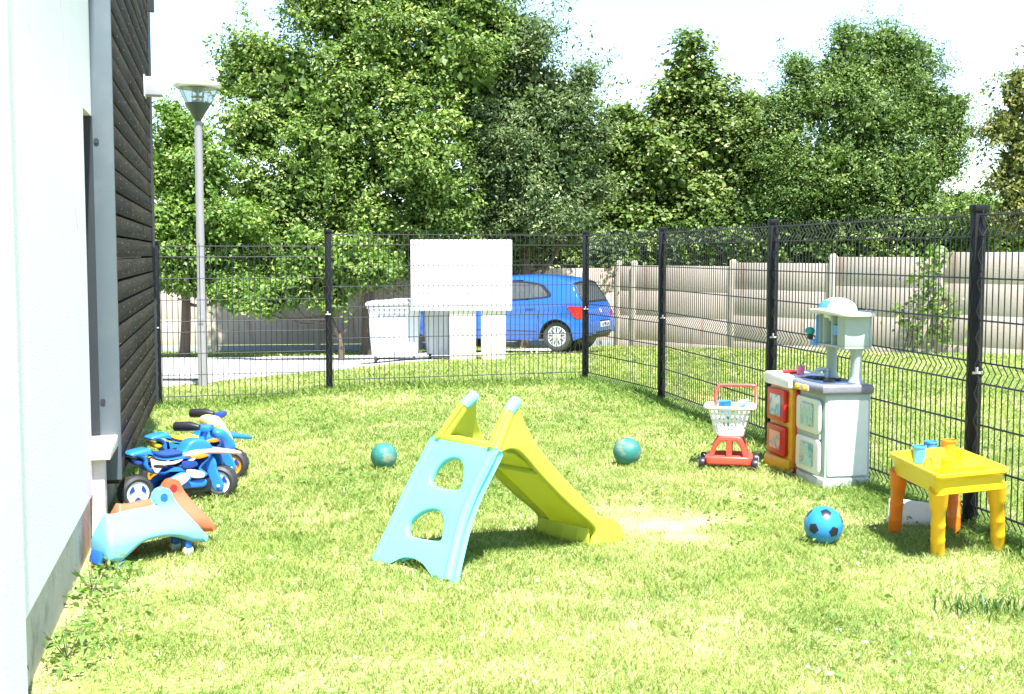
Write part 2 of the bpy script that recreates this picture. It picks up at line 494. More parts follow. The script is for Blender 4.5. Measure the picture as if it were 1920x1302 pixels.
# hairline cracks in the render
for pts in ([(52, 40), (56, 80), (60, 200), (70, 320), (78, 430)], [(112, 0), (121, 100), (128, 220), (140, 380), (146, 430)]):
    q = plane_pts(WALL0, WANG, 0.0, pts)
    sp = smooth([(a, b) for a, b in q], 4, False)
    w = MB()
    w.tube([(a, 0.0005, b) for a, b in sp], 0.0022, 5); w.build("crack", mat("crack_grey", (0.72, 0.72, 0.72), 0.9), house)
# small wall light
wlp = plane_pts(WALL0, WANG, -0.09, [(268, 197)])[0]
lx, lz = wlp
wl_o = thing("wall_light", "small white wedge-shaped wall light high on the dark timber cladding", "wall light", (WALL0.x + math.cos(WANG) * 5.30 + math.sin(WANG) * .086, WALL0.y + math.sin(WANG) * 5.30 - math.cos(WANG) * .086, 2.42), WANG)
w = MB(); w.plate([[(0, 0), (-0.125, 0), (-0.075, 0.125), (0, 0.125)]], 0.07, 0.004, lambda a_, b_, c_: (c_, a_, b_)); w.build("lamp_housing", mat("white_lamp_housing", (0.30, 0.31, 0.36), 0.5), wl_o)
w = MB(); w.box2((-.075, .0005, -.012), (.075, -.008, .137), 0.002); w.build("back_plate", mat("pale_back_plate", (0.7, 0.7, 0.7), 0.5), wl_o)

# ================================================================== STREET LAMP
M_pole = mat("grey_galvanised_pole", (0.25, 0.245, 0.26), 0.55, 0.06, 8, metal=0.2)
g = onground(381, 724); g = Vector((onground(381, 722).x, 14.0, 0)); g.x = atY(381, 722, 14.0).x
gz = ground(g.x, g.y)
lamp = thing("street_lamp", "grey lamp post with a clear cone lantern behind the left end of the mesh fence", "street lamp", (g.x, g.y, gz), 0)
pxm = 14.0 / F
zt = lambda v: atY(372, v, 14.0).z - gz
w = MB(); w.lathe([(0, 0), (.055, 0), (.055, zt(562)), (.05, zt(556)), (.046, zt(550)), (.044, zt(228)), (0.0, zt(228))], seg=20); w.build("pole", M_pole, lamp)
w = MB(); w.box((0.0, -.054, zt(600)), (.05, .008, .1), .003); w.build("service_door", M_pole, lamp)
w = MB(); w.lathe([(0, zt(232)), (.035, zt(232)), (.035, zt(226)), (.05, zt(222)), (.145, zt(195)), (.145, zt(194)), (0, zt(194))], seg=28)
w.build("lantern_base", mat("grey_green_lantern_base", (0.05, 0.065, 0.055), 0.5), lamp)
w = MB(); w.lathe([(.138, zt(194)), (.235, zt(163))], seg=32); w.build("glass_cone", glass("clear_lantern_glass", (0.80, 0.84, 0.84), .06, .30), lamp)
for k in range(5):
    q = 2 * PI * k / 5 + .3
    w = MB(); w.cyl((.142 * math.cos(q), .142 * math.sin(q), zt(195)), (.24 * math.cos(q), .24 * math.sin(q), zt(163)), .0045, seg=6); w.build("lantern_strut", M_pole, lamp)
w = MB(); w.lathe([(0.235, zt(166)), (.262, zt(164)), (.268, zt(160)), (.22, zt(155)), (.09, zt(151)), (0, zt(150)), ], seg=32)
w.lathe([(0, zt(163)), (.24, zt(165))], seg=32)
w.build("lantern_cap", mat("pale_lantern_cap", (0.55, 0.55, 0.5), 0.55), lamp)
w = MB(); w.lathe([(0, zt(193)), (.05, zt(193)), (.05, zt(189)), (.02, zt(187)), (.02, zt(184)), (.07, zt(183)), (.075, zt(181)), (.02, zt(180)), (0.02, zt(175)), (.12, zt(166))], seg=20)
for k in range(4):
    w.cyl((.06 * math.cos(k * PI / 2 + .4), .06 * math.sin(k * PI / 2 + .4), zt(193)), (.06 * math.cos(k * PI / 2 + .4), .06 * math.sin(k * PI / 2 + .4), zt(165)), .006, seg=6)
w.build("lamp_reflector", mat("lamp_reflector_metal", (0.5, 0.48, 0.42), 0.3, metal=.6), lamp)

# ================================================================== MESH FENCE
M_post = mat("black_coated_steel", (0.006, 0.0065, 0.008), 0.5, 0.2, 30, 0.1, 120, spec=.25)
M_wire = mat("dark_coated_wire", (0.022, 0.023, 0.027), 0.45, 0.15, 60)
HZ = [.03, .13, .33, .53, .73, .83, 1.03, 1.23, 1.43, 1.53]
PROF = [(0, 0.0), (0, .03), (.028, .08), (0, .13), (0, .73), (.028, .78), (0, .83), (0, 1.43), (.028, 1.48), (0, 1.53), (0, 1.555)]
fence = thing("mesh_fence", "black welded wire mesh fence on square posts around the lawn", "fence", (0, 0, -.02))
def post(P, zb, h, ang):
    o = bpy.data.objects.new("post", None)
    w = MB(); w.box((0, 0, h / 2 - .05), (.058, .048, h + .1), .004)
    w.box((0, 0, h + .008), (.07, .06, .035), .006)
    ob = w.build("post", M_post, fence); ob.location = (P[0], P[1], zb); ob.rotation_euler = (0, 0, ang)
    # wavy locking strip down two faces
    for sx in (-1, 1):
        w = MB(); n = int(h / .035)
        w.tube([(sx * .0295, .009 * math.sin(k * PI / 2 * 1.0), .05 + k * (h - .1) / n) for k in range(n)], .0035, 5)
        w.tube([(.012 * math.sin(k * PI / 2), -.0245, .05 + k * (h - .1) / n) for k in range(n)], .0035, 5) if sx == 1 else None
        s_ = w.build("locking_strip", M_wire, ob)
    w = MB(); w.box((-.0, -.027, .5 * h), (.05, .012, .012), .002); w.box((-.005, -.03, .508 * h), (.012, .012, .03), .002)
    w.build("bracket", mat("pale_clip", (0.45, 0.45, 0.45), .5) if "pale_clip" not in bpy.data.materials else bpy.data.materials["pale_clip"], ob)
    return ob
def panel(A, B, zA, zB, flip=1):
    A, B = Vector(A), Vector(B); d = B - A; L = d.length; d.normalize(); n = Vector((-d.y, d.x)) * flip
    Vs = []; Fs = []
    def strip(pts, r):
        # square-section wire along pts
        pts = [Vector(p) for p in pts]
        base = len(Vs)
        for i, p in enumerate(pts):
            t = (pts[min(i + 1, len(pts) - 1)] - pts[max(i - 1, 0)]).normalized()
            a = Vector((d.x, d.y, 0)) if abs(t.z) > .5 or abs(t.dot(Vector((d.x, d.y, 0)))) < .9 else Vector((0, 0, 1))
            b = t.cross(a).normalized()
            for sa, sb in ((1, 0), (0, 1), (-1, 0), (0, -1)): Vs.append(p + a * sa * r + b * sb * r)
        for i in range(len(pts) - 1):
            for k in range(4):
                Fs.append((base + i * 4 + k, base + i * 4 + (k + 1) % 4, base + i * 4 + 4 + (k + 1) % 4, base + i * 4 + 4 + k))
    m = .03; k = 0; x = m + .01
    while x < L - m:
        t = x / L; z0 = zA + (zB - zA) * t
        P = A + d * x
        strip([(P.x + n.x * o_, P.y + n.y * o_, z0 + z_) for o_, z_ in PROF], .0035)
        x += .05
    for h in HZ:
        for s_ in (-1, 1):
            q = A + d * m + n * (s_ * .0055); q2 = B - d * m + n * (s_ * .0055)
            strip([(q.x, q.y, zA + h), (q2.x, q2.y, zB + h)], .0037)
    me = npmesh("mesh_panel", [tuple(v) for v in Vs], Fs)
    return link("mesh_panel", me, M_wire, fence, 0)
posts = []   # (x, y, z)
pc = onz(1097, 717, 0); p618 = onz(618, 738, -.02)
p298 = onz(298, 766, -.11)
p1240 = onz(1240, 755, 0); p1452 = onz(1448, 841, 0); p1835 = onz(1818, 989, 0)
dirR = (p1835 - p1240).normalized()
p1452 = p1240 + dirR * ((p1835 - p1240).length * .5)
pNear = p1835 + dirR * 2.52
PL = [(p298.x, p298.y, -.115), (p618.x, p618.y, -.02), (pc.x, pc.y, 0), (p1240.x, p1240.y, 0), (p1452.x, p1452.y, 0), (p1835.x, p1835.y, 0), (pNear.x, pNear.y, 0)]
print("FENCE", PL)
angR = math.atan2(dirR.y, dirR.x)
for i, (x, y, z) in enumerate(PL):
    post((x, y), z, 1.57 if i == 1 else 1.555, 0 if i < 2 else (angR + PI / 2))
for i in range(len(PL) - 1):
    a, b = PL[i], PL[i + 1]
    if i == 0: panel(a[:2], b[:2], -.115, -.115, -1)
    elif i == 1: panel(a[:2], b[:2], 0.0, 0.0, -1)
    else: panel(a[:2], b[:2], a[2] + .0, b[2] + .0, 1)

# ================================================================== CONCRETE WALLS AT THE BACK
def conc_mat():
    m, n, l, p = nt("weathered_concrete")
    tc = n.new("ShaderNodeTexCoord")
    n1 = n.new("ShaderNodeTexNoise"); n1.inputs["Scale"].default_value = 1.1; n1.inputs["Detail"].default_value = 7
    l.new(tc.outputs["Object"], n1.inputs["Vector"])
    c1 = n.new("ShaderNodeValToRGB"); e = c1.color_ramp.elements
    e[0].position = .3; e[0].color = (.42, .355, .315, 1); e[1].position = .7; e[1].color = (.53, .455, .41, 1)
    l.new(n1.outputs["Fac"], c1.inputs[0])
    mp = n.new("ShaderNodeMapping"); mp.inputs["Scale"].default_value = (5, 5, .8); l.new(tc.outputs["Object"], mp.inputs[0])
    n2 = n.new("ShaderNodeTexNoise"); n2.inputs["Scale"].default_value = 1; n2.inputs["Detail"].default_value = 5; l.new(mp.outputs[0], n2.inputs["Vector"])
    c2 = n.new("ShaderNodeValToRGB"); e = c2.color_ramp.elements; e[0].position = .60; e[0].color = (0, 0, 0, 1); e[1].position = .70; e[1].color = (.6, .6, .6, 1)
    l.new(n2.outputs["Fac"], c2.inputs[0])
    mx = n.new("ShaderNodeMix"); mx.data_type = 'RGBA'; l.new(c2.outputs[0], mx.inputs[0]); l.new(c1.outputs[0], mx.inputs[6]); mx.inputs[7].default_value = (.36, .19, .145, 1)
    l.new(mx.outputs[2], p.inputs["Base Color"]); p.inputs["Roughness"].default_value = .95
    n3 = n.new("ShaderNodeTexNoise"); n3.inputs["Scale"].default_value = 25; l.new(tc.outputs["Object"], n3.inputs["Vector"])
    bp = n.new("ShaderNodeBump"); bp.inputs["Strength"].default_value = .25; bp.inputs["Distance"].default_value = .01; l.new(n3.outputs["Fac"], bp.inputs["Height"]); l.new(bp.outputs[0], p.inputs["Normal"])
    return m
M_conc = conc_mat()
M_cpost = mat("concrete_post", (.42, .385, .335), .95, .15, 4, .4, 40)
M_gravelboard = mat("blue_grey_gravel_board", (.26, .28, .31), .95, .15, 4, .4, 40)
def concrete_wall(name, label, pts, tops, boards):
    w_o = thing(name, label, "wall")
    for i in range(len(pts) - 1):
        A, B = Vector(pts[i]), Vector(pts[i + 1]); d = (B - A); L = d.length; a_ = math.atan2(d.y, d.x); mid = (A + B) / 2
        zt_ = (tops[i] + tops[i + 1]) / 2; zb = min(ground(A.x, A.y), ground(B.x, B.y)) - .1
        hgt = zt_ - zb; nb = 3
        w = MB(); gap = .003; bh = (hgt - .3) / nb
        for k in range(nb): w.box((0, 0, .3 + bh * (k + .5)), (L - .12, .05, bh - gap), .006)
        o = w.build("panel", M_conc, w_o, 30); o.location = (mid.x, mid.y, zb); o.rotation_euler = (0, 0, a_)
        w = MB(); w.box((0, -.006, .145), (L - .12, .055, .29), .006); o = w.build("gravel_board", M_gravelboard if boards else M_conc, w_o, 30); o.location = (mid.x, mid.y, zb); o.rotation_euler = (0, 0, a_)
    for i, p_ in enumerate(pts):
        z0 = ground(*p_) - .1; h = tops[i] + .09 - z0
        j = min(i, len(pts) - 2); d = Vector(pts[j + 1]) - Vector(pts[j]); a_ = math.atan2(d.y, d.x)
        w = MB(); w.box((0, 0, h / 2), (.13, .13, h), .01); w.lathe([(.085, h), (.05, h + .05), (0, h + .06)], seg=4, M=Matrix.Rotation(PI / 4, 4, 'Z'))
        o = w.build("post", M_cpost, w_o, 30); o.location = (p_[0], p_[1], z0); o.rotation_euler = (0, 0, a_)
    return w_o
cw = []
rp = [(1190, 492, 30.7), (1375, 490, 28.55), (1563, 480, 26.35), (1765, 466, 24.2)]
for u, v, Y in rp:
    q = atY(u, v, Y); cw.append((q.x, q.y, q.z - .1))
dx_ = (cw[3][0] - cw[0][0]) / 3; dy_ = (cw[3][1] - cw[0][1]) / 3
for k in range(1, 3): cw.append((cw[3][0] + dx_ * k, cw[3][1] + dy_ * k, cw[3][2] + .05))
first = (cw[0][0] - dx_ * .2, cw[0][1] - dy_ * .2, cw[0][2])
concrete_wall("concrete_wall", "pale concrete panel wall with capped posts along the right beyond the car", [first[:2]] + [(a_[0], a_[1]) for a_ in cw], [first[2]] + [a_[2] for a_ in cw], False)
lw = []
for k in range(7):
    x = first[0] - .02 - 2.5 * k; y = first[1] + .12 - .30 * k
    lw.append((x, y, atY(960, 503, y).z))
concrete_wall("concrete_wall", "shaded concrete panel wall under the trees with blue-grey boards along its foot", [(a_[0], a_[1]) for a_ in lw], [a_[2] for a_ in lw], True)
# ================================================================== TREES
RS = np.random.RandomState(11)
def leaf_arrays(P, N, size, rs, tint, asp=0.55):
    """P leaf base positions, N preferred normals -> folded rhombus leaves"""
    n = len(P)
    t = rs.normal(size=(n, 3)); t -= N * (t * N).sum(1, keepdims=True); t /= np.linalg.norm(t, axis=1, keepdims=True) + 1e-9
    b = np.cross(N, t)
    s = size * rs.uniform(.6, 1.3, (n, 1))
    v0 = P; v2 = P + t * s + N * (-0.12 * s)
    v1 = P + t * s * .5 + b * s * asp * .5 + N * s * .08
    v3 = P + t * s * .5 - b * s * asp * .5 + N * s * .08
    V = np.stack([v0, v1, v2, v3], 1).reshape(-1, 3)
    F_ = np.arange(n * 4).reshape(n, 4)
    return V, F_, np.repeat(tint, 4)
def crown(name, lobes, n_clumps, per, size, m, parent, rs, clump_r=.38, up=.35, shoots=0.25, shoot_len=.7, core=.25, asp=.55):
    """lobes: (x,y,z,rx,ry,rz) in world; clumps near lobe surfaces, leaves round clumps"""
    lobes = np.array(lobes, float)
    wgt = lobes[:, 3] * lobes[:, 5]; wgt /= wgt.sum()
    Ps = []; Ns = []; Ts = []
    which = rs.choice(len(lobes), n_clumps, p=wgt)
    dirs = rs.normal(size=(n_clumps, 3)); dirs /= np.linalg.norm(dirs, axis=1, keepdims=True)
    rad = np.where(rs.rand(n_clumps) < core, rs.uniform(.1, .8, n_clumps), rs.uniform(.74, 1.08, n_clumps))
    # foliage gathers in boughs on each limb, with dark recesses between them
    NB = 11; bd = rs.normal(size=(len(lobes), NB, 3)); bd /= np.linalg.norm(bd, axis=2, keepdims=True)
    bi = rs.randint(0, NB, n_clumps); bdir = bd[which, bi]
    inner = rad < .72
    cen = np.where(inner[:, None], lobes[which, :3] + dirs * rad[:, None] * lobes[which, 3:6],
                   lobes[which, :3] + bdir * .66 * lobes[which, 3:6] + dirs * (rs.uniform(.7, 1.05, n_clumps) * .40)[:, None] * lobes[which, 3:6])
    dirs = np.where(inner[:, None], dirs, dirs * .6 + bdir * .5); dirs /= np.linalg.norm(dirs, axis=1, keepdims=True)
    isshoot = (rs.rand(n_clumps) < shoots) & (rad > .8)
    for i in range(n_clumps):
        k = int(per * rs.uniform(.5, 1.5)); out = dirs[i]
        if isshoot[i]:
            ax = out + np.array([0, 0, .9]) + rs.normal(size=3) * .25; ax /= np.linalg.norm(ax)
            tt = rs.rand(k) * shoot_len * rs.uniform(.6, 1.3)
            wdt = (.05 + .08 * (1 - tt / shoot_len))[:, None]
            P = cen[i] + ax * tt[:, None] + rs.normal(size=(k, 3)) * wdt
        else:
            dd_ = rs.normal(size=(k, 3)); dd_ /= np.linalg.norm(dd_, axis=1, keepdims=True); dd_[:, 2] = np.where(dd_[:, 2] < -.3, -dd_[:, 2] * .6, dd_[:, 2])
            P = cen[i] + dd_ * clump_r * (rs.uniform(.35, 1.12, (k, 1))) * np.array([1.1, 1.1, .62]) * rs.uniform(.6, 1.25)
        Nn = rs.normal(size=(k, 3)) * .62 + out * .3 + np.array([0, -.1, up + .25]) + (0 if isshoot[i] else dd_ * .5)
        Nn /= np.linalg.norm(Nn, axis=1, keepdims=True)
        Ps.append(P); Ns.append(Nn); Ts.append(np.clip(rs.normal(.47, .25, k) + rs.normal(0, .16), 0, 1))  # wide tint spread puts sunlit highlights and depth into the leaf colour
    P = np.concatenate(Ps); N = np.concatenate(Ns); T = np.concatenate(Ts)
    V_, F_, T_ = leaf_arrays(P, N, size, rs, T, asp)
    # larger sprays packed inside every limb's foliage; their darker tint paints inner shade
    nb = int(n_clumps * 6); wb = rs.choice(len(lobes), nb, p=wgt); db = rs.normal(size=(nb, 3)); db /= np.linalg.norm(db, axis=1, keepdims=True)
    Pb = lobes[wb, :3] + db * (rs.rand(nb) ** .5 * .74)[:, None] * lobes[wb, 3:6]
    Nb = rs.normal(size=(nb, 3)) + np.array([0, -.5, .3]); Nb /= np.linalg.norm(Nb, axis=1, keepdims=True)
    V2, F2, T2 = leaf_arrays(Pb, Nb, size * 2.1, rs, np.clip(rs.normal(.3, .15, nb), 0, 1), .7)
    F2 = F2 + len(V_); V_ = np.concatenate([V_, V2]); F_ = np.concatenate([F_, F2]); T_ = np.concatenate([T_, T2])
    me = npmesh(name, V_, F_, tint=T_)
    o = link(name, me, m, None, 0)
    o.parent = parent
    o.matrix_parent_inverse = Matrix.Translation(parent.location).inverted()
    return o, cen
M_bark = mat("rough_bark", (.10, .075, .055), .95, .3, 12, .8, 40)
def tree(label, base, lobes_px, Y, spec):
    """lobes_px: (u, v, r_px, dY)"""
    rs = np.random.RandomState(spec.get("seed", 1))
    bx, by = base; bz = ground(bx, by)
    root = thing(spec.get("name", "broadleaf_tree"), label, "tree", (bx, by, bz), 0, spec.get("group", "trees beyond the lawn"))
    L = []
    for (u, v, r, dy) in lobes_px:
        q = atY(u, v, Y + dy); rr = r * (Y + dy) / F
        L.append((q.x, q.y, q.z, rr, rr * spec.get("dep", .95), rr * spec.get("vert", 1.0)))
    o, cen = crown("crown", L, spec["clumps"], spec["per"], spec["size"], spec["mat"], root, rs, spec.get("cr", .38), spec.get("up", .35), spec.get("shoots", .25), spec.get("sl", .7), spec.get("core", .25), spec.get("asp", .55))
    # trunk with limbs reaching into the lobes
    w = MB(); tr = spec.get("tr", .16)
    topz = max(l[2] for l in L) - bz - .5
    cx = np.mean([l[0] for l in L]) - bx; cy = np.mean([l[1] for l in L]) - by
    stem = [(0, 0, -.1), (cx * .1 + .04, cy * .1, topz * .25), (cx * .3 - .05, cy * .3, topz * .5), (cx * .6, cy * .6, topz * .8), (cx * .8, cy * .8, topz)]
    sm_ = smooth(stem, 4, False); nst = len(sm_)
    w.tube(sm_, [max(.02, tr * (1 - .85 * i / (nst - 1))) for i in range(nst)], 9)
    for li in L:
        st = Vector(sm_[int(nst * rs.uniform(.2, .6))]); e = Vector((li[0] - bx, li[1] - by, li[2] - bz))
        mid = st.lerp(e, .5) + Vector((rs.normal() * .15, rs.normal() * .15, -.2))
        w.tube(smooth([tuple(st), tuple(mid), tuple(e)], 4, False), [tr * .38 * (1 - .09 * k) for k in range(9)], 6)
        for k in range(3):
            e2 = e + Vector((rs.normal(), rs.normal(), rs.normal() * .8 + .4)).normalized() * li[3] * .85
            w.tube([tuple(mid.lerp(e, .5)), tuple(e.lerp(e2, .5) + Vector((0, 0, .1))), tuple(e2)], [tr * .16, tr * .1, tr * .04], 5)
    w.build("trunk", M_bark, root)
    return root
G1 = leafmat("leaves_mid_green", (.055, .105, .02), (.17, .265, .05), (.42, .48, .16), .32)
G2 = leafmat("leaves_bright_green", (.06, .125, .018), (.17, .28, .05), (.36, .43, .12), .35)
G3 = leafmat("leaves_olive_green", (.055, .10, .022), (.165, .24, .055), (.42, .44, .17), .32)
G4 = leafmat("leaves_deep_green", (.045, .09, .02), (.14, .225, .05), (.34, .42, .13), .3)
G5 = leafmat("leaves_brownish_green", (.09, .11, .035), (.22, .25, .07), (.44, .33, .12), .4)
G6 = leafmat("leaves_grey_green", (.045, .08, .028), (.13, .19, .065), (.34, .40, .19), .28)
tree("huge bright green broadleaf tree rising past the top of the picture, behind the bins", (atY(690, 600, 27.5).x, 27.5),
     [(700, 110, 125, 0), (560, 170, 110, 0), (480, 110, 62, .3), (440, 150, 40, .3), (620, 10, 95, .2), (770, -40, 120, .3), (840, 110, 110, 0), (470, 250, 75, -.3), (600, 330, 115, -.7), (780, 280, 120, -.6),
      (490, 390, 95, -.7), (700, 430, 95, -.6), (820, 400, 90, -.2), (880, 0, 70, .4), (560, 470, 75, -.9), (640, 230, 90, -.6), (640, 490, 75, -.2), (760, 470, 70, .3), (500, 500, 60, -.3), (850, 470, 60, .5), (440, 470, 60, .3)],
     27.5, dict(seed=3, clumps=2500, per=46, size=.10, mat=G1, cr=.42, shoots=.28, sl=.6, tr=.17, core=.3))
tree("dark grey-green tree with spiky upright shoots, right of the huge bright tree", (atY(980, 600, 29).x, 29),
     [(960, 90, 85, 0), (900, 190, 95, 0), (1010, 190, 85, 0), (1075, 200, 50, -.2), (940, 300, 100, -.4), (1050, 300, 75, -.3), (980, 400, 90, -.5), (890, 410, 75, -.2), (1060, 420, 60, 0), (900, 60, 60, 0), (1095, 150, 26, 0), (1115, 260, 35, 0), (1110, 350, 40, 0), (940, 470, 70, .5)],
     29, dict(seed=4, clumps=1500, per=46, size=.105, mat=G6, cr=.45, shoots=.5, sl=.95, tr=.14, up=.25, asp=.42))
tree("bright green leafy shrub-like tree beside the timber cladding behind the lamp post", (atY(345, 640, 25.5).x, 25.5),
     [(345, 255, 42, 0), (310, 320, 60, 0), (380, 330, 55, -.2), (330, 430, 72, -.4), (420, 440, 75, -.3), (370, 510, 62, -.4), (300, 500, 50, -.2), (440, 540, 45, -.4), (320, 215, 25, 0)],
     25.5, dict(seed=5, clumps=900, per=40, size=.10, mat=G2, cr=.42, shoots=.3, sl=.5, tr=.12))
tree("low bright bushy tree hanging over the fence top between the lamp post and the bins", (atY(640, 640, 23.5).x, 23.5),
     [(500, 570, 30, 0), (450, 560, 34, .5), (600, 480, 42, 0), (650, 500, 60, 0), (560, 525, 38, 0), (700, 510, 40, 0), (620, 560, 34, 0), (575, 460, 18, 0), (545, 560, 22, 0)],
     23.5, dict(seed=6, clumps=330, per=42, size=.10, mat=G2, cr=.36, shoots=.3, sl=.35, tr=.07, core=.35))
tree("airy olive green maple with a pointed top between the two big crowns", (atY(1270, 560, 33).x, 33),
     [(1290, 150, 55, 0), (1255, 195, 48, 0), (1330, 190, 45, 0), (1290, 90, 28, 0), (1290, 240, 62, 0), (1180, 270, 72, 0), (1240, 330, 95, -.3), (1350, 300, 85, 0), (1150, 360, 80, -.2), (1330, 410, 95, -.4), (1200, 430, 85, -.4), (1400, 200, 38, .2), (1430, 270, 50, 0), (1390, 260, 55, 0), (1440, 330, 60, .2), (1160, 230, 40, 0), (1120, 300, 55, .1), (1120, 450, 60, 0), (1420, 400, 70, .1), (1180, 470, 60, .3), (1300, 470, 60, .3), (1400, 470, 55, .3)],
     33, dict(seed=7, clumps=1700, per=40, size=.125, mat=G3, cr=.5, shoots=.25, sl=.6, tr=.17, up=.8, asp=.75, core=.3))
tree("dense deep green round-topped tree above the right end of the concrete wall", (atY(1620, 560, 31).x, 31),
     [(1600, 130, 85, 0), (1700, 120, 70, 0), (1660, 90, 50, 0), (1520, 190, 70, 0), (1620, 230, 110, -.4), (1740, 210, 75, 0), (1560, 330, 110, -.5), (1680, 340, 110, -.5), (1760, 300, 60, 0), (1500, 400, 80, -.2), (1620, 430, 80, -.2), (1740, 420, 70, -.1), (1470, 290, 60, 0), (1790, 380, 30, 0), (1585, 70, 25, 0), (1440, 380, 60, .2), (1500, 130, 35, 0), (1460, 210, 45, 0), (1790, 250, 40, 0), (1800, 200, 25, 0), (1540, 460, 55, .3), (1640, 470, 55, .3), (1740, 470, 45, .3)],
     31, dict(seed=8, clumps=2200, per=52, size=.085, mat=G4, cr=.5, shoots=.35, sl=.55, tr=.22, asp=.4, core=.3))
tree("half-bare brownish green tree cut by the right edge of the picture", (atY(1960, 560, 27).x, 27),
     [(1930, 180, 60, 0), (1890, 240, 45, 0), (1935, 300, 70, 0), (1890, 340, 40, 0), (1960, 400, 75, 0), (1905, 400, 40, 0), (1915, 150, 25, 0)],
     27, dict(seed=9, clumps=330, per=34, size=.10, mat=G5, cr=.42, shoots=.35, sl=.6, tr=.12))
tree("low pale green bushy tree behind the wall at the right-hand post", (atY(1880, 560, 30).x, 30),
     [(1850, 410, 50, 0), (1900, 440, 60, 0), (1800, 450, 45, 0), (1950, 430, 60, 0), (1850, 470, 40, -.5)],
     30, dict(seed=10, clumps=280, per=40, size=.11, mat=G2, cr=.5, tr=.09))
# shaded undergrowth and hedge filling the foot of the tree line: nobody could count it
hedge_l = []
for k in range(16):
    u = 170 + k * 66; Y = 31.8
    q = atY(u, 470 if k % 2 else 520, Y); hedge_l.append((q.x, q.y, q.z, .95, .5, .95))
for k in range(14):
    u = 1110 + k * 55; Y = 32.2 - k * .3
    q = atY(u, 465 if k % 2 else 445, Y); hedge_l.append((q.x, q.y + .8, q.z, .95, .6, .8))
    q = atY(u, 530, Y); hedge_l.append((q.x, q.y + 1.0, q.z, .95, .6, .9))
hroot = bpy.data.objects.new("tmp", None); C.objects.link(hroot)
ho, _ = crown("hedge", hedge_l, 1500, 46, .12, G4, hroot, np.random.RandomState(21), .55, core=.4)
ho.parent = None; bpy.data.objects.remove(hroot)
tag(ho, "dark shaded undergrowth filling the foot of the tree line behind the concrete wall", "undergrowth", kind="stuff")

# climbing plant on the wall
def climber(name, label, u, v0, v1, Y, wd, n, m, seed):
    rs = np.random.RandomState(seed); b = atY(u, v1, Y); root = thing(name, label, "plant", (b.x, b.y, ground(b.x, b.y)))
    t = atY(u, v0, Y); H = t.z - b.z
    hh = rs.rand(n) ** .8; wv = wd * (1.1 - .6 * hh)
    P = np.stack([b.x + rs.normal(size=n) * wv * .5 + .15 * np.sin(hh * 7), b.y - .1 + rs.normal(size=n) * .12, b.z + hh * H], 1)
    N = rs.normal(size=(n, 3)) + np.array([0, -.6, .5]); N /= np.linalg.norm(N, axis=1, keepdims=True)
    V_, F_, T_ = leaf_arrays(P, N, .11, rs, np.clip(rs.normal(.5, .25, n), 0, 1), .7)
    o = link("foliage", npmesh("foliage", V_, F_, tint=T_), m, None, 0); o.parent = root; o.matrix_parent_inverse = Matrix.Translation(root.location).inverted()
    w = MB()
    for k in range(3):
        w.tube([(.1 * (k - 1), -.08, 0), (.1 * (k - 1) + .08, -.1, H * .4), (.12 * (k - 1) - .02, -.09, H * .9)], [.015, .01, .005], 5)
    w.build("stem", M_bark, root)
    return root
climber("climbing_plant", "leafy green creeper climbing the concrete wall left of the tall near fence post", 1745, 462, 655, 24.0, .55, 520, G2, 31)
climber("climbing_plant", "thin sparse creeper shoots on the concrete wall left of the leafy creeper", 1700, 560, 650, 24.5, .5, 110, G1, 32)

# ================================================================== GRASS
def blades(N, x, y, h, wd, rs, tint, lean=.55):
    n = len(x)
    z = np.array([ground(float(a), float(b)) for a, b in zip(x, y)])
    a = rs.rand(n) * 2 * PI; ld = rs.rand(n) * 2 * PI
    lx, ly = np.cos(ld) * lean * h * rs.uniform(.3, 1.6, n), np.sin(ld) * lean * h * rs.uniform(.3, 1.6, n)
    wx, wy = np.cos(a) * wd * .5, np.sin(a) * wd * .5
    P = np.stack([x, y, z - .004], 1)
    W = np.stack([wx, wy, wx * 0], 1)
    L1 = np.stack([lx * .35, ly * .35, h * .6], 1); L2 = np.stack([lx, ly, h * .92], 1)
    V_ = np.stack([P - W, P + W, P + L1 + W * .8, P + L1 - W * .8, P + L2], 1).reshape(-1, 3)
    b = np.arange(n) * 5
    return V_, np.stack([b, b + 1, b + 2, b + 3], 1), np.stack([b + 3, b + 2, b + 4], 1), np.repeat(tint, 5)
def vnoise(x, y, s, seed):
    rs = np.random.RandomState(seed); G = rs.rand(64, 64)
    X, Y = x * s, y * s; i, j = np.floor(X).astype(int), np.floor(Y).astype(int); fx, fy = X - i, Y - j
    fx, fy = fx * fx * (3 - 2 * fx), fy * fy * (3 - 2 * fy)
    g = lambda a, b: G[a % 64, b % 64]
    return (g(i, j) * (1 - fx) + g(i + 1, j) * fx) * (1 - fy) + (g(i, j + 1) * (1 - fx) + g(i + 1, j + 1) * fx) * fy
def in_path(x, y):
    r = np.zeros(len(x), bool)
    P = PATH_POLY
    for k in range(len(P) - 1):
        q = [(P[k][0], P[k][1]), (P[k + 1][0], P[k + 1][1]), (P[k + 1][2], P[k + 1][3]), (P[k][2], P[k][3])]
        s = np.ones(len(x), bool); s2 = np.ones(len(x), bool)
        for a_, b_ in zip(q, q[1:] + q[:1]):
            c = (b_[0] - a_[0]) * (y - a_[1]) - (b_[1] - a_[1]) * (x - a_[0]); s &= c >= 0; s2 &= c <= 0
        r |= s | s2
    return r
rs = np.random.RandomState(77)
VV, Q, T3, TT = [], [], [], []; off = 0
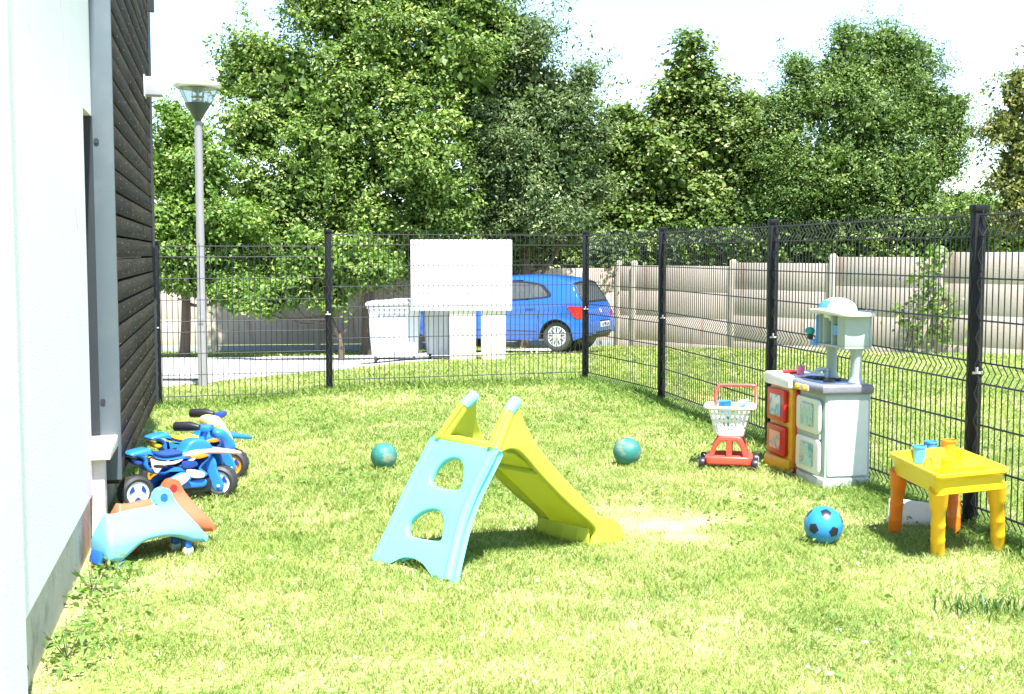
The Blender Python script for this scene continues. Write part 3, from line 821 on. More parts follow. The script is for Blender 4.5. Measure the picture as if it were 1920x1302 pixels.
def fence_dist(x, y):
    d = np.full(len(x), 9.0)
    for a_, b_ in zip(PL[:-1], PL[1:]):
        ax, ay, bx, by = a_[0], a_[1], b_[0], b_[1]; L2 = (bx - ax) ** 2 + (by - ay) ** 2
        t = np.clip(((x - ax) * (bx - ax) + (y - ay) * (by - ay)) / L2, 0, 1)
        d = np.minimum(d, np.hypot(x - ax - t * (bx - ax), y - ay - t * (by - ay)))
    return d
for (y0, y1, dens, h0, w0) in ((1.8, 3.2, 7000, .032, .0045), (3.2, 4.6, 15000, .030, .0030), (4.6, 6, 10500, .032, .0036), (6, 8, 6500, .034, .0045), (8, 10.5, 3600, .036, .006), (10.5, 14, 1900, .04, .009), (14, 20, 560, .05, .016), (20, 31, 200, .06, .028)):
    xm = .46 * y1 + 1.0
    n = int(dens * (y1 - y0) * 2 * xm)
    x = rs.uniform(-xm, xm, n); y = rs.uniform(y0, y1, n)
    k = (np.abs(x) < .46 * y + 1.0) & ((x > wallx(y)) | (y > 9.35)) & ~in_path(x, y)
    k &= ~((y > 22) & ((x * .0 + y) > 31))
    x, y = x[k], y[k]
    b = bare(x, y); cl = vnoise(x, y, 9, 1) * .6 + vnoise(x, y, 27, 2) * .4
    k = rs.rand(len(x)) > np.clip(b * 1.25 + (cl < .38) * .30, 0, .985)
    x, y, b, cl = x[k], y[k], b[k], cl[k]
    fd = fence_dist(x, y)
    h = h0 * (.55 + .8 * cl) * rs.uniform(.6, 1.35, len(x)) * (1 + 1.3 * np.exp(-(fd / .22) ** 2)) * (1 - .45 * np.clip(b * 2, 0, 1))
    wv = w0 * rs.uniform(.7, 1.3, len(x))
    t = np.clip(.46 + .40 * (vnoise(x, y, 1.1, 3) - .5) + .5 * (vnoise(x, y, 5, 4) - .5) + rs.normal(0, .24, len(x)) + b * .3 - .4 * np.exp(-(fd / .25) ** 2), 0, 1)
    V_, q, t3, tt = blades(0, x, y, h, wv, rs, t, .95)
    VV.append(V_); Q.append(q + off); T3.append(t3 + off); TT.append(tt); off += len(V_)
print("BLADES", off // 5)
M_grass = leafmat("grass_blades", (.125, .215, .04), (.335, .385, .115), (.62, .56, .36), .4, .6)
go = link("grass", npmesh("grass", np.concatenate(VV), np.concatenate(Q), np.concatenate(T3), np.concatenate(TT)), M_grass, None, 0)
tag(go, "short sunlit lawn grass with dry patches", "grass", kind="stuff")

# broad-leaved weeds scattered in the turf, thicker along the fence and the wall
n = 5200
x = np.concatenate([rs.uniform(-3.5, 4, n), np.zeros(0)]); y = rs.uniform(3.6, 12, n)
k = (vnoise(x, y, 1.7, 9) > .62) & (x > wallx(np.minimum(y, 9.4)) + .05) & ((y > 6) | (rs.rand(len(x)) < .45)); x, y = x[k], y[k]
ex, ey = [], []
for a_, b_ in zip(PL[:-1], PL[1:]):
    m_ = 420; t = rs.rand(m_); ex.append(a_[0] + (b_[0] - a_[0]) * t + rs.normal(0, .09, m_)); ey.append(a_[1] + (b_[1] - a_[1]) * t + rs.normal(0, .09, m_))
t = rs.rand(260); yy = 4.0 + t * 5.2; ex.append(wallx(yy) + .05 + np.abs(rs.normal(0, .12, 260))); ey.append(yy)
x = np.concatenate([x] + ex); y = np.concatenate([y] + ey)
x = np.repeat(x, 5) + rs.normal(0, .02, len(x) * 5); y = np.repeat(y, 5) + rs.normal(0, .02, len(y) * 5)
P = np.stack([x, y, .012 + np.abs(rs.normal(0, .016, len(x))) + np.array([ground(float(a), float(b)) for a, b in zip(x, y)])], 1)
N = rs.normal(size=(len(x), 3)) * .5 + np.array([0, 0, .8]); N /= np.linalg.norm(N, axis=1, keepdims=True)
V_, F_, T_ = leaf_arrays(P, N, .027, rs, np.clip(rs.normal(.4, .2, len(x)), 0, 1), .6)
tag(link("lawn_weeds", npmesh("lawn_weeds", V_, F_, tint=T_), leafmat("weed_leaves", (.10, .19, .035), (.22, .33, .08), (.4, .44, .17), .35), None, 0), "low leafy weeds and clover growing through the lawn", "weeds", kind="stuff")
# clover heads
w = MB(); rr = random.Random(8)
for i in range(55):
    u = rr.choice([rr.uniform(100, 1900), rr.uniform(1500, 1900)]); v = rr.choice([rr.uniform(1000, 1295), rr.uniform(1180, 1295)])
    g = onz(u, v, 0)
    if g.x < wallx(g.y) + .2: continue
    w.ball((g.x, g.y, rr.uniform(.025, .04)), rr.uniform(.004, .0075), (1, 1, .8), 1)
tag(w.build("clover_flowers", mat("white_clover", (.7, .68, .62), .9), None), "tiny white clover heads dotted over the near lawn", "flowers", kind="stuff")
# distinct plants
def tuft(name, label, loc, n, h, sp, m, seed, wd=.008, lean=.5, group=None):
    rs_ = np.random.RandomState(seed); root = thing(name, label, "plant", (loc[0], loc[1], ground(*loc[:2])), 0, group)
    x = rs_.normal(0, sp[0], n); y = rs_.normal(0, sp[1], n)
    sx, sy = root.location.x, root.location.y
    V_, q, t3, tt = blades(0, x + sx, y + sy, h * rs_.uniform(.5, 1.2, n), wd * rs_.uniform(.7, 1.3, n), rs_, np.clip(rs_.normal(.3, .2, n), 0, 1), lean)
    o = link("leaves", npmesh("leaves", V_, q, t3, tt), m, None, 0); o.parent = root; o.matrix_parent_inverse = Matrix.Translation(root.location).inverted()
    return root
M_tuft = leafmat("dark_tuft_blades", (.03, .09, .02), (.11, .21, .04), (.3, .4, .12), .2, .45)
g = onz(1850, 1150, 0); tuft("grass_clump", "dark green clump of stiff blades in the near right of the lawn", (g.x, g.y), 210, .07, (.10, .06), M_tuft, 41, .006, .6)
M_weed2 = leafmat("plantain_leaves", (.08, .17, .03), (.18, .30, .06), (.38, .44, .15), .3)
g = onz(195, 1265, 0)
for (u, v, lab, s_) in ((165, 1110, "leafy weed rosette at the foot of the white wall beside the pale blue rocking toy", 51), (110, 1235, "grassy weed clump against the plinth in the near left corner", 52), (245, 985, "tall leafy weed growing between the plinth and the orange rocking toy", 53), (225, 925, "dark weed with twiggy stems under the metal trim of the house", 54)):
    g = onz(u, v, 0); gx = max(g.x, wallx(g.y) + .07)
    rs_ = np.random.RandomState(s_); root = thing("weed_plant", lab, "plant", (gx, g.y, 0), 0)
    n = 80; hh = rs_.rand(n); sp = .06 + .03 * hh
    P = np.stack([gx + np.abs(rs_.normal(size=n)) * sp * 1.3 - .03, g.y + rs_.normal(size=n) * sp * 1.6, .015 + hh * .09], 1)
    N = rs_.normal(size=(n, 3)) * .6 + np.array([0, 0, .7]); N /= np.linalg.norm(N, axis=1, keepdims=True)
    V_, F_, T_ = leaf_arrays(P, N, .036, rs_, np.clip(rs_.normal(.4, .22, n), 0, 1), .5)
    o = link("leaves", npmesh("leaves", V_, F_, tint=T_), M_weed2, None, 0); o.parent = root; o.matrix_parent_inverse = Matrix.Translation(root.location).inverted()
    w = MB()
    for k in range(6): w.tube([(0, 0, 0), (.04 * math.cos(k), .05 * math.sin(k), .06), (.07 * math.cos(k), .09 * math.sin(k), .11)], [.002, .0015, .001], 4)
    w.build("stem", M_bark, root)
# ================================================================== SIGN, BINS, CAR
M_board = mat("white_board_back", (.78, .78, .80), .6, .03, 3, dirt=(.6, .62, .66), dscale=2, damt=.3)
M_leg = mat("cream_board_leg", (.70, .66, .58), .7, .04, 3, dirt=(.5, .47, .4), dscale=3, damt=.3)
Y = 20.0
p0 = atY(770, 450, Y); p1 = atY(960, 583, Y); gz = ground((p0.x + p1.x) / 2, Y)
sign = thing("notice_board", "big blank white board on two broad cream legs in front of the blue car", "sign board", ((p0.x + p1.x) / 2, Y, gz))
hw = (p1.x - p0.x) / 2
w = MB(); w.box2((-hw, -.02, p1.z - gz), (hw, .02, p0.z - gz), .006); bo = w.build("board", M_board, sign)
w = MB()
for k in range(6): w.box((-hw + .26 + k * (2 * hw - .52) / 5, -.022, p1.z - gz + .3), (.03, .01, .05), .002)
w.box((0, -.0225, p1.z - gz + .3), (2 * hw - .04, .004, .016)); w.build("fixing_rail", mat("pale_grey_rail", (.62, .64, .68), .6), bo)
for (ua, ub) in ((843, 892), (902, 949)):
    a = atY(ua, 600, Y).x - sign.location.x; b = atY(ub, 600, Y).x - sign.location.x
    w = MB(); w.box2((a, -.045 + .06, -.1), (b, .045 + .06, p1.z - gz + .2), .008); w.build("leg", M_leg, sign)
M_bin = mat("pale_grey_bin_plastic", (.60, .62, .66), .5, .06, 4, dirt=(.3, .31, .33), dscale=4, damt=.3)
M_lid = mat("grey_white_bin_lid", (.62, .64, .66), .5, .06, 4, dirt=(.3, .3, .3), dscale=6, damt=.3)
M_rub = mat("black_rubber", (.018, .018, .02), .7, .2, 30)
def wheelie(u0, u1, vtop, Y, label, grp):
    a, b = atY(u0, vtop, Y), atY(u1, vtop, Y); x = (a.x + b.x) / 2; W = b.x - a.x; gz_ = ground(x, Y); H = a.z - gz_
    o = thing("wheelie_bin", label, "bin", (x, Y, gz_), R(4), grp)
    w = MB(); n = 10; P = []
    for z_, s_ in ((.10, .86), (.13, .88), (H * .5, .95), (H - .10, 1.0), (H - .10, 1.05), (H - .04, 1.06), (H - .04, .96)):
        P.append([(q[0] * s_, q[1] * s_, z_) for q in rrect(-W / 2, -.36, W / 2, .36, .06)]); P[-1].append(P[-1][0])
    w.grid(P)
    w.bm.faces.new([v for v in w.bm.verts[:len(P[0]) - 1]]) if False else None
    w.box((0, 0, .105), (W * .85, .6, .01))
    for k in (-1, 0, 1): w.box((k * W * .25, -.353, H * .5), (.03, .02, H * .62), .004, (R(1.8), 0, 0))
    w.build("body", M_bin, o, 40)
    w = MB(); P = []
    for z_, s_ in ((H - .045, 1.09), (H - .02, 1.12), (H, 1.10), (H + .03, .8), (H + .04, .3), (H + .04, .0)):
        r_ = [(q[0] * s_, q[1] * s_, z_ + .015 * math.sin(q[0] * 5)) for q in rrect(-W / 2, -.36, W / 2, .36, .07)]; r_.append(r_[0]); P.append(r_)
    w.grid(P); w.tube([(-W * .3, -.42, H - .03), (-W * .3, -.46, H + .0), (W * .3, -.46, H + .0), (W * .3, -.42, H - .03)], .014, 8)
    w.build("lid", M_lid, o, 40)
    for sx in (-1, 1):
        for sy in (-1, 1):
            w = MB(); w.cyl((sx * W * .36 - .02, sy * .26, .075), (sx * W * .36 + .02, sy * .26, .075), .075, seg=18, bev=.008); w.build("wheel", M_rub, o)
    w = MB(); w.cyl((-W * .36, -.26, .075), (W * .36, -.26, .075), .012); w.build("axle", M_rub, o)
    return o
wheelie(692, 789, 566, 20.55, "pale grey wheeled bin with a bulging lid left of the white board", "wheeled bins by the lane")
wheelie(794, 880, 566, 20.9, "pale grey wheeled bin mostly hidden behind the white board and its left leg", "wheeled bins by the lane")

# ---- car
def car():
    A = R(180 - 24)                    # heading: front away to the left
    # rear wheel contact seen at (1042, 660); near side plane
    Yw = 24.2; q = atY(1042, 660, Yw); gz_ = q.z
    L, Wd = 3.97, 1.68; xr = 3.97 - .70     # rear axle from the front
    fwd = Vector((math.cos(A), math.sin(A), 0)); left = Vector((-math.sin(A), math.cos(A), 0))
    # car frame: x from front (0) to rear; local x = -fwd ; y = left side positive -> near side
    rz = A + PI
    ex = Vector((math.cos(rz), math.sin(rz), 0)); ey = Vector((-math.sin(rz), math.cos(rz), 0))  # ey = right side of car = away
    org = Vector((q.x, q.y, gz_)) - ex * xr + ey * (Wd / 2)
    o = thing("parked_car", "bright blue hatchback parked on the lane behind the white board", "car", org, rz)
    M_paint = mat("bright_blue_car_paint", (.012, .10, .44), .25, .04, 2, spec=.6, coat=.6)
    M_trim = mat("black_car_trim", (.012, .012, .014), .45, .1, 10)
    M_glass = glass("tinted_car_glass", (.62, .70, .76), .03, .22)
    top = [(0.0, .36), (.0, .48), (.05, .62), (.18, .74), (.45, .84), (.8, .92), (1.05, .97), (1.18, 1.03), (1.45, 1.22), (1.75, 1.38), (2.05, 1.44), (2.45, 1.465), (2.9, 1.455), (3.25, 1.42), (3.48, 1.37), (3.55, 1.32), (3.66, 1.16), (3.77, .98), (3.80, .94), (3.845, .86), (3.87, .76), (3.875, .68), (3.93, .65), (3.965, .58), (3.97, .46), (3.945, .34)]
    tp = smooth(top, 4, False)
    xs_ = sorted(set([round(a[0], 4) for a in tp]) | set(np.round(np.linspace(.3, 3.7, 90), 4).tolist()))
    tx = [a[0] for a in tp]
    # top as function; near-vertical ends handled by many close stations
    def ztop(x):
        best = -9
        for a, b in zip(tp[:-1], tp[1:]):
            if min(a[0], b[0]) - 1e-6 <= x <= max(a[0], b[0]) + 1e-6:
                t = 0.5 if abs(a[0] - b[0]) < 1e-7 else (x - a[0]) / (b[0] - a[0]); best = max(best, a[1] + t * (b[1] - a[1]))
        return best if best > 0 else .4
    axles = (.84, xr); ra = .345
    def zbot(x):
        z = .215 if .3 < x < 3.6 else .215 + .12 * min(1, abs(x - (.3 if x < 1 else 3.6)) / .3)
        for ax in axles:
            if abs(x - ax) < ra: z = max(z, .30 + math.sqrt(ra * ra - (x - ax) ** 2))
        return z
    belt = lambda x: .93 + .10 * sstep((x - 1.3) / 2.4)
    def halfw(x, z):
        w_ = Wd / 2
        w_ -= .20 * max(0, (.75 - x) / .75) ** 2.2 + .15 * max(0, (x - 3.35) / .62) ** 2.0
        b = belt(x)
        if z > b: w_ -= .24 * ((z - b) / .5) ** 1.15 + .02
        else: w_ -= .02 * sstep((z - b + .1) / .1)
        if z < .45: w_ -= .035 * ((.45 - z) / .25) ** 2
        w_ -= .012 * math.exp(-((z - .66) / .05) ** 2)      # side crease
        for ax in axles:
            d = math.hypot(x - ax, z - .30)
            if d < ra + .09: w_ += .016 * (1 - max(0, d - ra) / .09)
        return w_
    win = [(1.62, .985), (2.2, 1.0), (2.8, 1.05), (3.12, 1.10), (3.02, 1.24), (2.86, 1.335), (2.45, 1.385), (2.0, 1.375), (1.72, 1.30), (1.35, 1.06)]
    def inside(p, poly):
        c = False
        for (x1, y1), (x2, y2) in zip(poly, poly[1:] + poly[:1]):
            if (y1 > p[1]) != (y2 > p[1]) and p[0] < (x2 - x1) * (p[1] - y1) / (y2 - y1) + x1: c = not c
        return c
    w = MB(); NR = 22
    for sgn in (-1, 1):
        rows_ = []
        for x in xs_:
            zb, zt_ = zbot(x), ztop(x); zt_ = max(zt_, zb + .01)
            rows_.append([(x, sgn * halfw(x, zb + (zt_ - zb) * j / NR), zb + (zt_ - zb) * j / NR) for j in range(NR + 1)])
        vs_ = [[w.bm.verts.new(p) for p in r_] for r_ in rows_]
        for i in range(len(rows_) - 1):
            for j in range(NR):
                cx = (rows_[i][j][0] + rows_[i + 1][j][0]) / 2; cz = (rows_[i][j][2] + rows_[i + 1][j + 1][2]) / 2
                if inside((cx, cz), win): continue
                w.bm.faces.new((vs_[i][j], vs_[i][j + 1], vs_[i + 1][j + 1], vs_[i + 1][j]))
    # top skin following tp, with the rear and front window openings
    NC = 16
    def hw_top(k): return halfw(tp[k][0], tp[k][1])
    G = []
    for k, (x, z) in enumerate(tp):
        hwk = hw_top(k); bul = .05 if z > 1.3 else .03
        G.append([(x + (0 if 1.2 < x < 3.4 else (-.10 if x < 1.2 else .0) * 0 + (.035 if x > 3.4 else -.06) * (1 - (2 * c / NC - 1) ** 2)), hwk * (2 * c / NC - 1), z + bul * (1 - (2 * c / NC - 1) ** 4) * (1 if 1.0 < x < 3.6 else .3)) for c in range(NC + 1)])
    gv = [[w.bm.verts.new(p) for p in r_] for r_ in G]
    def isrear(x, z): return 3.55 < x < 3.775 and .98 < z < 1.33
    def isfront(x, z): return 1.2 < x < 1.76 and z > 1.03
    for k in range(len(tp) - 1):
        mx_, mz_ = (tp[k][0] + tp[k + 1][0]) / 2, (tp[k][1] + tp[k + 1][1]) / 2
        for c in range(NC):
            if (isrear(mx_, mz_) or isfront(mx_, mz_)) and 1 <= c < NC - 1: continue
            w.bm.faces.new((gv[k][c], gv[k + 1][c], gv[k + 1][c + 1], gv[k][c + 1]))
    bmesh.ops.remove_doubles(w.bm, verts=w.bm.verts, dist=.003)
    w.build("body", M_paint, o, 50)
    # glazing
    for sgn in (-1, 1):
        me_pts = smooth(win, 4)
        P_ = MB(); cx = sum(a[0] for a in me_pts) / len(me_pts); cz = sum(a[1] for a in me_pts) / len(me_pts)
        rings = []
        for s_ in (1.0, .75, .5, .25, .02):
            r_ = [(cx + (a - cx) * s_, sgn * (halfw(cx + (a - cx) * s_, cz + (b - cz) * s_) + .003), cz + (b - cz) * s_) for a, b in me_pts]; r_.append(r_[0]); rings.append(r_)
        P_.grid(rings); g_ = P_.build("side_window", M_glass, o, 60)
        P_ = MB(); rings = []
        for s_, o_ in ((1.03, .004), (1.03, .012), (.93, .012), (.93, .004)):
            r_ = []
            for a, b in me_pts:
                xx, zz = cx + (a - cx) * s_, cz + (b - cz) * (s_ if s_ > 1 else .89)
                r_.append((xx, sgn * (halfw(xx, zz) + o_), zz))
            r_.append(r_[0]); rings.append(r_)
        P_.grid(rings); P_.build("window_frame", M_trim, g_, 60)
        P_ = MB(); P_.grid([[(x_, sgn * (halfw(x_, z_) + .010), z_) for z_ in np.linspace(.98, 1.37, 6)] for x_ in (2.03, 2.10)]); P_.build("window_pillar", M_trim, g_, 60)
    rk = [k for k in range(len(tp)) if 3.53 < tp[k][0] < 3.79 and .97 < tp[k][1] < 1.34]
    P_ = MB(); P_.grid([[(p[0] + .004, p[1], p[2] + .004) for p in G[k][1:-1]] for k in rk]); rw = P_.build("rear_window", M_glass, o, 60)
    P_ = MB()
    for cc in (1, NC - 1): P_.tube([Vector(G[k][cc]) + Vector((.006, 0, .004)) for k in rk], .02, 6)
    for k in (rk[0], rk[-1]): P_.tube([Vector(p) + Vector((.006, 0, .004)) for p in G[k][1:-1]], .02, 6)
    P_.build("window_frame", M_trim, rw, 60)
    fk = [k for k in range(len(tp)) if 1.17 < tp[k][0] < 1.78]
    P_ = MB(); P_.grid([[(p[0] - .004, p[1], p[2] + .004) for p in G[k][1:-1]] for k in fk]); P_.build("windscreen", M_glass, o, 60)
    # floor pan, wheel wells, seats
    P_ = MB(); P_.box2((.15, -.70, .24), (3.85, .70, .40), .02)
    P_.box2((1.2, -.72, .40), (3.45, .72, .62), .02)
    for ax in axles:
        P_.cyl((ax, -.55, .30), (ax, .55, .30), .36, seg=24)
    P_.box2((3.3, -.66, .3), (3.9, .66, .5), .02)
    P_.build("underbody", M_trim, o)
    for x_, y_ in ((1.95, -.38), (1.95, .38), (2.75, -.42), (2.75, .0), (2.75, .42)):
        P_ = MB(); P_.box((x_ + .12, y_, .86), (.13, .44, .60), .05, (0, R(-12), 0)); P_.box((x_ + .19, y_, 1.21), (.09, .25, .16), .035, (0, R(-8), 0)); P_.box((x_ - .15, y_, .60), (.5, .46, .14), .05)
        P_.build("seat", mat("dark_blue_grey_seat", (.03, .045, .07), .85) if "dark_blue_grey_seat" not in bpy.data.materials else bpy.data.materials["dark_blue_grey_seat"], o)
    # wheels
    M_cap = mat("silver_wheel_cover", (.55, .56, .58), .32, .05, 10, metal=.45)
    M_tyre = mat("dusty_tyre", (.05, .05, .052), .85, .2, 20)
    for ax in axles:
        for sgn in (-1, 1):
            yo = sgn * .80
            T = Matrix.Translation((ax, yo, .30)) @ Matrix.Rotation(-sgn * PI / 2, 4, 'X')
            P_ = MB(); P_.lathe([(.20, -.17), (.27, -.18), (.30, -.15), (.302, -.05), (.285, -.012), (.24, .0), (.205, -.01)], T, 40); wh = P_.build("wheel", M_tyre, o)
            P_ = MB(); P_.lathe([(.21, -.03), (.207, -.008), (.195, .0), (.18, -.006), (.12, -.004), (.05, .006), (.045, .012), (0, .014)], T, 40); P_.build("wheel_cover", M_cap, wh)
            P_ = MB()
            for k in range(9):
                q_ = 2 * PI * k / 9 + .2; c_, s_ = math.cos(q_), math.sin(q_)
                P_.plate([[(.165 * c_ - .010 * s_, .165 * s_ + .010 * c_), (.085 * c_ - .008 * s_, .085 * s_ + .008 * c_), (.085 * c_ + .008 * s_, .085 * s_ - .008 * c_), (.165 * c_ + .010 * s_, .165 * s_ - .010 * c_)]], .002, .0005, lambda a_, b_, c2, T=T: T @ Vector((a_, b_, c2 + .0015)))
                q_ += PI / 9; c_, s_ = math.cos(q_), math.sin(q_)
                P_.plate([[(.175 * c_ - .009 * s_, .175 * s_ + .009 * c_), (.150 * c_ - .010 * s_, .150 * s_ + .010 * c_), (.150 * c_ + .010 * s_, .150 * s_ - .010 * c_), (.175 * c_ + .009 * s_, .175 * s_ - .009 * c_)]], .002, .0005, lambda a_, b_, c2, T=T: T @ Vector((a_, b_, c2 + .0005)))
            P_.build("cover_slots", M_trim, wh, 0)
            # arch lining lip
            P_ = MB(); P_.tube([(ax + (ra - .004) * math.cos(t), sgn * (halfw(ax + ra * math.cos(t), .30 + ra * math.sin(t)) - .03), .30 + (ra - .004) * math.sin(t)) for t in np.linspace(-.1, PI + .1, 22)], .022, 6); P_.build("wheel_arch", M_trim, o)
    # tail lamps, plate, bumper strip, door seam, handles
    M_tail = mat("red_tail_lamp", (.55, .01, .012), .2, .1, 20, coat=.6)
    for sgn in (-1, 1):
        P_ = MB()
        grid_ = []
        for t in np.linspace(0, 1, 9):
            r_ = []
            for s_ in np.linspace(0, 1, 7):
                z_ = .90 - .235 * s_
                x_ = 3.50 + .16 * s_ + t * (3.845 - 3.50 - .13 * s_ * .6)
                zz = min(z_, ztop(min(x_, 3.86)) - .01)
                r_.append((x_, sgn * (halfw(x_, zz) + .010), zz))
            grid_.append(r_)
        P_.grid(grid_); P_.build("tail_lamp", M_tail, o, 50)
        P_ = MB(); P_.tube([(x_, sgn * (halfw(x_, .40) + .001), .40) for x_ in np.linspace(1.25, 2.85, 9)], .006, 5); P_.build("side_moulding", M_trim, o)
        P_ = MB(); P_.tube([(2.86 - .0 * k, sgn * (halfw(2.86, z_) + .0005), z_) for k, z_ in enumerate(np.linspace(.24, .62, 6))] + [(2.90, sgn * (halfw(2.9, .8) + .0005), .8), (2.98, sgn * (halfw(2.98, .98) + .0005), .98)], .0035, 4); P_.build("door_seam", M_trim, o)
        P_ = MB(); P_.box((2.72, sgn * (halfw(2.72, .86) + .012), .86), (.17, .022, .03), .008); P_.build("door_handle", M_paint, o)
    P_ = MB(); P_.box((4.0, 0, .53), (.012, .50, .105), .004, (0, R(-4), 0)); pl = P_.build("number_plate", mat("white_number_plate", (.7, .7, .68), .4), o)
    P_ = MB()
    for k, wd_ in enumerate((.018, .03, .03, .01, .03, .03, .018, .03, .03)): P_.box((4.0075, -.19 + k * .048, .53), (.003, wd_, .062), 0, (0, R(-4), 0))
    P_.build("plate_characters", M_trim, pl, 0)
    P_ = MB(); P_.box((3.987, 0, .60), (.02, .56, .035), .004); P_.build("plate_recess", M_trim, o)
    P_ = MB(); P_.tube([(3.60 + .0, -.77, .36), (3.86, -.70, .37), (3.985, -.40, .375), (4.0, 0, .375), (3.985, .40, .375), (3.86, .70, .37), (3.60, .77, .36)], .018, 6); P_.build("bumper_strip", M_trim, o)
    T = Matrix.Translation((3.895, 0, .80)) @ Matrix.Rotation(PI / 2 - .35, 4, 'Y')
    P_ = MB(); P_.lathe([(.055, 0), (.055, .012), (.04, .014), (.038, .008), (0, .008)], T, 24); P_.build("badge", M_cap, o)
    P_ = MB(); P_.tube([(3.2, .0, 1.50), (3.33, 0, 1.62)], [.008, .003], 5); P_.build("aerial", M_trim, o)
    for sgn in (-1, 1):
        P_ = MB(); P_.ball((1.38, sgn * .90, 1.02), .09, (.7, .9, .7), 2); P_.box((1.38, sgn * .83, .98), (.05, .1, .03), .008); P_.build("door_mirror", M_paint, o)
    return o
car()

# ================================================================== TOYS
def plastic(name, col, **k):
    k.setdefault("rough", .38); k.setdefault("var", .05); k.setdefault("scale", 5)
    return mat(name, col, **k)
def plane3(org, e1, e2, pts, back=False):
    org, e1, e2 = Vector(org), Vector(e1).normalized(), Vector(e2).normalized(); n = e1.cross(e2)
    out = []
    for u, v in pts:
        d = ray(u, v); t = (org - EYE).dot(n) / d.dot(n); p = EYE + d * t - org
        out.append((p.dot(e1), p.dot(e2)))
    return out
def zm(org, k, pts): return [(org[0] + a / k, org[1] + b / k) for a, b in pts]

# ---- slide
M_cyan = plastic("turquoise_plastic", (.15, .58, .60), rough=.42)
M_lime = plastic("lime_yellow_plastic", (.42, .47, .05), rough=.42)
M_knob = plastic("pale_blue_plastic", (.18, .54, .66), rough=.42)
SA = R(43)
srt = onz(849, 1090, 0)
Z3 = lambda pts: zm((660, 700), 3.176, pts)
sW = .37
srt = srt + Vector((0, 0, .012))
slide = thing("toy_slide", "small lime and turquoise plastic slide with a two-hole ladder in the middle of the lawn", "slide", srt, SA)
ex = Vector((math.cos(SA), math.sin(SA), 0)); ey = Vector((-math.sin(SA), math.cos(SA), 0))
tcorner = plane_pts(srt, SA, 0, [(930, 848)])[0]
slope = (ex * tcorner[0] + Vector((0, 0, tcorner[1]))).normalized()
outer = plane3(srt, ey, slope, Z3([(120, 1155), (215, 1135), (330, 1085), (430, 1110), (500, 1195), (508, 1247), (605, 1242), (645, 1060), (692, 880), (762, 700), (866, 488), (848, 463), (510, 400), (488, 408), (340, 700), (200, 1000)]))
hol1 = plane3(srt, ey, slope, Z3([(480, 650), (502, 590), (560, 530), (625, 514), (665, 540), (673, 605), (655, 690), (600, 697), (525, 683)]))
hol2 = plane3(srt, ey, slope, Z3([(345, 960), (350, 900), (400, 850), (470, 820), (530, 830), (555, 885), (550, 960), (533, 1000), (455, 995), (375, 978)]))
sW = max(a for a, b in outer)
LT = max(b for a, b in outer)
print("SLIDE width", sW, "ladder len", LT, "corner", tcorner)
sl = (slope.dot(ex), slope.z); nrm = (-sl[1], sl[0])      # outward normal in local x,z
w = MB()
def lad(a_, b_, c_): return (sl[0] * b_ + nrm[0] * c_, a_, sl[1] * b_ + nrm[1] * c_)
w.plate([smooth(outer, 5, True, (0, 4, 5, 6)), smooth(hol1, 5), smooth(hol2, 5)], .017, .013, lad, 3)
w.build("ladder", M_cyan, slide, 50)
def edge_line(seq, inset):
    return seq
rt = smooth([outer[6], outer[7], outer[8], outer[9], outer[10]], 4, False)
lf = smooth([outer[0], outer[15], outer[14], outer[13]], 4, False)
for seq, s_ in ((rt, 1), (lf, -1)):
    w = MB(); w.tube([lad(a_ + s_ * .020, b_, .012) for a_, b_ in seq], [.021] * len(seq), 12); w.build("ladder_rail", M_cyan, slide, 60)
prof_px = [(832, 440), (925, 215), (1010, 215), (1032, 290), (1080, 380), (1150, 482), (1250, 600), (1380, 742), (1478, 850), (1550, 862), (1612, 915), (1622, 1000), (1590, 1044), (1442, 1042), (1446, 1000), (1457, 955), (1436, 905), (1300, 785), (1150, 632), (1050, 515), (1000, 467), (950, 455), (900, 472), (862, 490)]
prof = plane_pts(srt, SA, 0, Z3(prof_px))
def lean(yy, z_): return 0.0 if yy < .1 else .09 * max(0, (z_ - .50) / .2)
sW = .39
for yy in (.002, sW - .034):
    w = MB(); w.plate([smooth(prof, 4, True, (0, 1, 2, 13))], .016, .009, lambda a_, b_, c_, yy=yy: (a_, yy + .016 + c_ - lean(yy, b_), max(b_, -.01)), 3)
    w.build("side_rail", M_lime, slide, 50)
    a0, b0 = prof[0]; a1, b1 = plane_pts(srt, SA, 0, Z3([(968, 212)]))[0]; am, bm_ = plane_pts(srt, SA, 0, Z3([(868, 470)]))[0]
    w = MB(); w.tube([(am - .004, yy + .016 - lean(yy, bm_), bm_), (a1 - .004, yy + .016 - lean(yy, b1), b1)], .024, 14); w.build("grab_post", M_lime, slide, 60)
    a2, b2 = plane_pts(srt, SA, 0, Z3([(1000, 165)]))[0]; dd = Vector((a2 - a1, lean(yy, b1) - lean(yy, b2), b2 - b1)); T = Matrix.Translation((a1 - .004, yy + .016 - lean(yy, b1), b1)) @ dd.to_track_quat('Z', 'Y').to_matrix().to_4x4(); h = dd.length
    w = MB(); h *= 1.25; w.lathe([(0, -.02), (.0245, -.02), (.0262, -.014), (.026, h * .6), (.023, h * .86), (.014, h), (0, h * 1.04)], T, 18); w.build("handle_cap", M_knob, slide, 60)
bed = smooth(plane_pts(srt, SA, 0, Z3([(850, 452), (950, 425), (1040, 478), (1160, 598), (1320, 757), (1460, 900), (1520, 968), (1606, 1018)])), 5, False)
w = MB(); P = []
for (a_, b_) in bed: P.append([(a_, y_, b_ + .012 * (abs(2 * y_ / sW - 1)) ** 4) for y_ in np.linspace(.022, sW - .022, 9)])
w.grid(P)
bmesh.ops.solidify(w.bm, geom=w.bm.faces[:], thickness=.008)
w.build("chute", M_lime, slide, 50)
